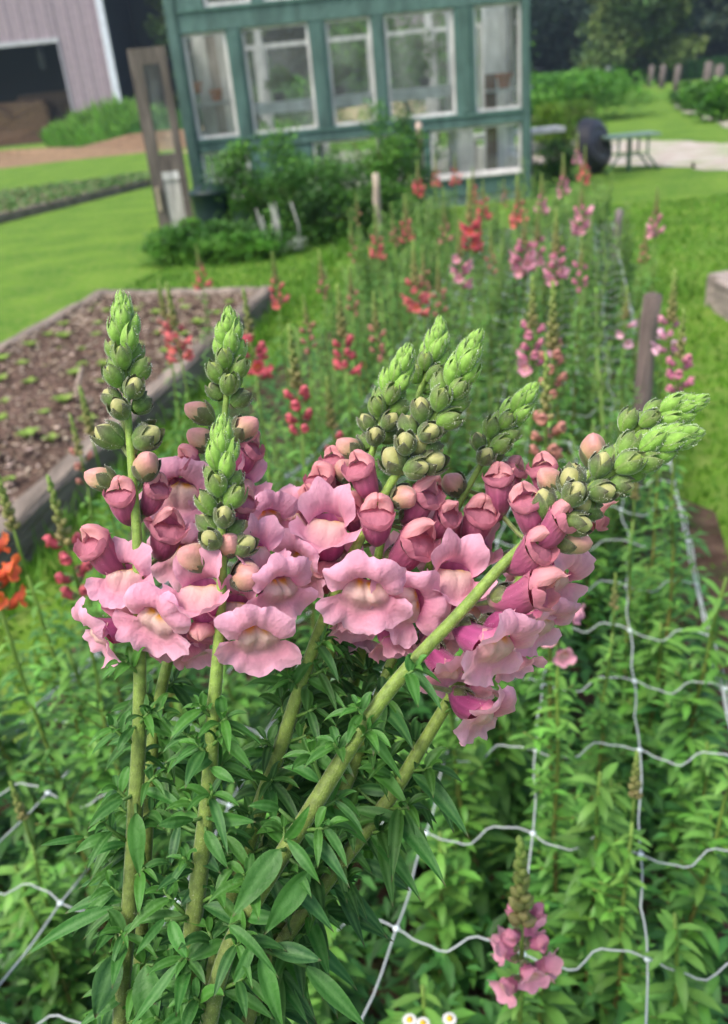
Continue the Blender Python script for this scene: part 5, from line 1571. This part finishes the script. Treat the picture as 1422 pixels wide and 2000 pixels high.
PL = [
 (352, 680, 'coral', "coral snapdragon with an orange lip in front of the mulched bed", 6, .6, .92, 1.1),
 (330, 650, 'salmon', "budding snapdragon just left of the coral one by the mulched bed", 4, 0, .90, .9),
 (395, 548, 'coral', "small coral snapdragon at the far edge of the mulched bed", 5, .3, .85, 1.0),
 (545, 585, 'coral', "coral snapdragon at the far right corner of the mulched bed", 6, .3, .88, 1.0),
 (632, 568, 'salmon', "faint salmon snapdragon on the grass between mulched bed and net", 4, 0, .84, .9),
 (500, 708, 'red', "red snapdragon peeping out behind the second bouquet tip", 5, .5, .95, 1.15),
 (590, 812, 'red', "snapdragon with a ring of closed crimson buds in the gap of the bouquet", 8, 0, .93, 1.15),
 (676, 700, 'red', "crimson snapdragon above the gap, left of the pale bouquet tip", 7, .2, .90, 1.1),
 (605, 668, 'salmon', "thin budding snapdragon between the crimson ones", 4, 0, .88, .9),
 (740, 682, 'salmon', "salmon bud spike just left of the pale bouquet tip", 5, 0, .88, .95),
 (655, 878, 'red', "snapdragon with two tiny crimson buds low in the bouquet's gap", 3, 0, .86, .9),
 (738, 492, 'coral', "coral snapdragon under the pale tan stake", 7, .5, .84, 1.1),
 (690, 500, 'salmon', "green tipped spike left of the pale tan stake", 3, 0, .84, .9),
 (795, 458, 'coral', "coral snapdragon right of the pale tan stake", 7, .3, .84, 1.1),
 (770, 470, 'salmon', "salmon spike between the two coral ones by the stake", 4, 0, .82, .9),
 (818, 370, 'red', "bright red snapdragon below the greenhouse panel stake", 7, .6, .84, 1.2),
 (852, 355, 'coral', "coral snapdragon right of the bright red one at the greenhouse", 6, .4, .84, 1.1),
 (890, 350, 'coral', "coral pink snapdragon under the greenhouse's right lower window", 6, .5, .84, 1.2),
 (925, 385, 'coral', "coral snapdragon with loose buds under the right lower window", 6, .3, .84, 1.1),
 (920, 468, 'red', "bright red and orange snapdragon, largest bloom at mid bed", 9, .9, .88, 1.45),
 (945, 415, 'red', "red snapdragon right behind the largest red bloom", 6, .5, .86, 1.1),
 (870, 460, 'salmon', "salmon spike left of the largest red bloom", 5, .2, .84, 1.0),
 (815, 592, 'coral', "coral snapdragon just above the highest bouquet tip", 7, .5, .90, 1.1),
 (830, 560, 'salmon', "salmon bud spike behind the coral one above the bouquet", 4, 0, .88, .9),
 (900, 538, 'pink', "lone mauve pink bloom left of the pink group", 5, .9, .86, 1.2),
 (1012, 425, 'coral', "coral orange snapdragon in the middle of the far bed", 7, .5, .86, 1.2),
 (1025, 515, 'pink', "full pink snapdragon in the middle of the bed", 9, .6, .88, 1.35),
 (1050, 500, 'pink', "pink snapdragon half behind the full pink one", 5, .2, .88, 1.1),
 (1086, 532, 'pink', "pink snapdragon right of the full pink one", 8, .5, .88, 1.25),
 (1135, 550, 'pink', "faded pink spike right of the pink pair", 5, 0, .86, 1.0),
 (1058, 405, 'pink', "small pink snapdragon right of the coral orange one", 5, .5, .84, 1.1),
 (1100, 370, 'pink', "pink snapdragon below the yellowish shrub", 6, .5, .84, 1.2),
 (1135, 438, 'pink', "mauve pink snapdragon with the roundest bloom near the far stake", 7, .8, .86, 1.35),
 (1142, 345, 'coral', "rosy snapdragon in front of the black tub", 6, .6, .86, 1.2),
 (1128, 312, 'pink', "pink snapdragon whose tip overlaps the black tub", 5, .5, .88, 1.1),
 (985, 395, 'salmon', "faded salmon spike at the greenhouse's right corner", 4, 0, .84, .9),
 (1042, 690, 'pink', "dusky pink snapdragon right of the slim bouquet tip", 8, .2, .92, 1.1),
 (1082, 738, 'salmon', "brownish pink spike standing above the slim bouquet tip's side", 7, 0, .93, 1.15),
 (1070, 885, 'salmon', "brownish pink spike between the slim and right bouquet tips", 7, 0, .95, 1.1),
 (1220, 655, 'pale', "single pale pink bloom left of the dark stake", 3, 1, .74, 1.0),
 (1310, 668, 'pale', "pale pink snapdragon right of the dark stake", 4, .5, .90, 1.0),
 (1326, 752, 'pink', "pink budded snapdragon right of the dark stake, above the bouquet's right tips", 6, .1, .88, 1.1),
 (1280, 448, 'pink', "pink snapdragon standing alone against the right lawn", 6, .4, .86, 1.1),
 (1258, 505, 'salmon', "thin faded spike left of the one alone on the lawn", 4, 0, .80, .8),
 (150, 1125, 'red', "snapdragon with crimson buds at the left behind the bouquet", 6, 0, .88, 1.15),
 (-8, 1150, 'orange', "orange and red snapdragon cut by the left edge of the frame", 6, .9, .90, 1.1),
 (1088, 1232, 'pink', "pink bloom peeking from behind the bouquet's right side", 3, .8, .72, 1.15),
 (168, 925, 'salmon', "budding spike left of the leftmost bouquet stem by the board", 4, 0, .85, .9),
 (700, 430, 'salmon', "green spike before the dark bush left of the stake", 3, 0, .84, .9),
 (860, 600, 'salmon', "salmon spike right of the coral one above the bouquet", 4, 0, .86, .9),
 (960, 520, 'salmon', "faded spike between the mauve bloom and the full pink one", 4, 0, .84, .9),
 (690, 600, 'salmon', "faded spike on the grass left of the highest bouquet tip", 4, 0, .84, .9),
]
for i, (px, py, col, lab, n, o, zc, kk) in enumerate(PL):
    bed_plant(px, py, col, lab, n, o, zc, kk, variant=i, seed=i)
# the near pink one bottom right
bed_plant(1012, 1868, 'pink', "near pink snapdragon below the net knots at the bottom right", 7, .6, .66, 1.08, variant=1, seed=4)
# green-tipped plants without open flowers
for i, (px, py, lab, zc, kk) in enumerate([(1230, 1600, "slim green spike beside the straight net cord at right", .55, .75), (1192, 1225, "slim green spike in the net square right of the bouquet", .60, .8), (45, 1090, "green budded spike behind the orange bloom at the left edge", .86, 1.0), (1235, 1010, "slim green spike under the bouquet's rightmost tips", .62, .8), (265, 930, "green budded spike right behind the leftmost stem", .86, .9), (50, 1640, "yellowish bud spike low at the left edge", .5, .8), (190, 890, "pair mate of the budding spike by the board", .86, .9)]):
    bed_plant(px, py, 'salmon', lab, 0, 0, zc, kk, variant=i, seed=i + 70)

# leafy plants: prototype copies in rows
def leafy(x, y, i, r):
    k = r.randrange(6); sm, lm, top = BODY[('leafy', k)] if y < 1.9 else BODY[('far', k % 5)]
    t = empty("snapdragon_plant", (x, y, .015), "leafy snapdragon plant without open flowers in the netted bed", "plant", "leafy snapdragon plants filling the netted bed")
    t.rotation_euler = (r.uniform(-.12, .12), r.uniform(-.12, .12), r.uniform(0, 6.28)); s = r.uniform(.85, 1.15) * ((1 + .10 * min(y, 5)) if y < 1.9 else (1.15 + .14 * (y - 1.9))); t.scale = (s, s, r.uniform(.85, 1.2) * (1 + .07 * min(y, 4) * (y < 1.9)))
    link("stem", sm, t); link("foliage", lm, t)
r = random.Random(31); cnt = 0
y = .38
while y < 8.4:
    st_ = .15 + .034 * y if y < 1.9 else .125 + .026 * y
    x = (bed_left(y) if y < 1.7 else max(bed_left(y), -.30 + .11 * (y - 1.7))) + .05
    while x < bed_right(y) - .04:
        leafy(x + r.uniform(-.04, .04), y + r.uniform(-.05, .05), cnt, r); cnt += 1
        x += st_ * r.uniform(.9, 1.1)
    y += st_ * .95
print("leafy plants", cnt)

# undergrowth, uncountable
mb = MB(); r = random.Random(13)
for i in range(26000):
    y = .3 + 8 * r.random() ** 1.9; x = r.uniform(bed_left(y) , bed_right(y) + .04)
    a = r.uniform(0, 6.28); z = r.uniform(.02, .26) * (1 if y < 3 else .7)
    d = Vector((math.cos(a), math.sin(a), r.uniform(-.1, .9)))
    L = r.uniform(.03, .07)
    leaf_quick(mb, Vector((x, y, z)), d, Vector((0, 0, 1)), L, L * .3, jit((.045, .15, .03), r, .35), .5, 2)
tag(mb.build("undergrowth", M_BLEAF), kind="stuff")

# daisies at the bottom edge
for k, (px, py, lab) in enumerate([(800, 1992, "small white daisy with yellow centre, leftmost at the bottom edge"), (826, 1999, "small white daisy in the middle of three at the bottom edge"), (878, 1990, "small white daisy with yellow centre, rightmost at the bottom edge")]):
    c = at_z(px, py, .52)
    t = empty("daisy", (c.x, c.y, .02), lab, "daisy", "daisies at the bottom edge")
    h = .5
    mb = MB(); mb.tube([(0, 0, 0), (.006, 0, h * .5), (0, 0, h)], [.0015, .0012, .001], (.12, .24, .06), 5); mb.build("stem", M_BLEAF, t)
    mb = MB()
    for j in range(15):
        a = j / 15 * 6.283; d = Vector((math.cos(a), math.sin(a), .05)); leaf_quick(mb, Vector((0, 0, h)) + d * .002, d, Vector((0, 0, 1)), .0066, .0026, (.7, .7, .66), .2)
    mb.build("petals", M_BPETAL, t)
    mb = MB(); P = []
    for rr, zz in ((.0034, 0), (.0032, .0013), (.002, .0026), (0, .003)): P.append([Vector((math.cos(q / 10 * 6.283) * rr, math.sin(q / 10 * 6.283) * rr, h + zz)) for q in range(10)])
    mb.grid(P, (.75, .5, .04), close=True); mb.build("flower_centre", M_BPETAL, t)

# ------------------------------------------------------------------ netting
def netting():
    mb = MB(); r = random.Random(2)
    ZN = .45
    NI, NJ = 9, 38
    def node(i, j):
        y0 = .62 - .16 * 2 + .166 * j
        x = .53 - .142 * i
        yc = y0
        sl = .27 + .018 * i
        if yc < 2.2: x += sl * (yc - 1.0)
        else: x += sl * 1.2 + .27 * (yc - 2.2)
        return Vector((x, yc + .037 * i, ZN - .10 * min(1, max(0, yc - 1.8))))
    jj = {}
    for i in range(NI):
        for j in range(NJ):
            p = node(i, j)
            edge = i in (0, NI - 1)
            am = .004 if edge else .014
            jj[i, j] = p + Vector((r.uniform(-am, am), r.uniform(-am, am), r.uniform(-.01, .01) - (.012 * math.sin(i / (NI - 1) * math.pi))))
    W_ = (.50, .54, .53)
    def cord(a, b, amp, w, ph, seg=10):
        pts = []
        d = (b - a); side = Vector((d.y, -d.x, 0)).normalized()
        for k in range(seg + 1):
            t = k / seg; e = math.sin(math.pi * t)
            off = amp * (math.sin(2 * math.pi * t + ph) * .9 * e ** .5 + .25 * math.sin(6 * math.pi * t + ph) * e)
            pts.append(a + d * t + side * off * .8 + Vector((0, 0, off * .6 - .004 * e)))
        w = w * (1 + .00 * a.y)
        mb.tube(pts, w, W_, 5, cap=False)
    for i in range(NI):
        for j in range(NJ):
            a = jj[i, j]
            if j + 1 < NJ:
                if i in (0, NI - 1):
                    for q in range(4):
                        o = Vector((r.uniform(-.006, .006), 0, r.uniform(-.006, .006))); cord(a + o, jj[i, j + 1] + o, .002, .0011, r.uniform(0, 6), 5)
                else: cord(a, jj[i, j + 1], .004, .0014, r.uniform(0, 6), 6)
            if i + 1 < NI: cord(a, jj[i + 1, j], .016, .0012, r.choice([0, 0.3, -.3, .15]), 14)
            # knot
            P = []
            for zz, rr in ((-.004, .0004), (-.0025, .0032), (0, .004), (.0025, .0032), (.004, .0004)):
                P.append([a + Vector((math.cos(q / 7 * 6.283) * rr * 1.2, math.sin(q / 7 * 6.283) * rr * 1.2, zz * .7)) for q in range(7)])
            mb.grid(P, (.7, .78, .78), close=True)
    o = mb.build("support_netting", M_NET); tag(o, "white plastic support netting stretched over the flower bed", "netting")
netting()

# ------------------------------------------------------------------ air over the field: far things pale towards blue
hz = MB(); hz.box(-170, 170, -25, 250, -1.0, 30, (1, 1, 1))
hm = bpy.data.materials.new("haze_air"); hm.use_nodes = True
hn = hm.node_tree; hn.nodes.remove(hn.nodes["Principled BSDF"])
pv = hn.nodes.new("ShaderNodeVolumePrincipled"); pv.inputs["Color"].default_value = (.62, .80, 1.0, 1); pv.inputs["Density"].default_value = .0006
hn.links.new(pv.outputs[0], hn.nodes["Material Output"].inputs["Volume"])
hz_me = hz.mesh("haze", hm, False)
tag(link("haze", hz_me), kind="stuff")
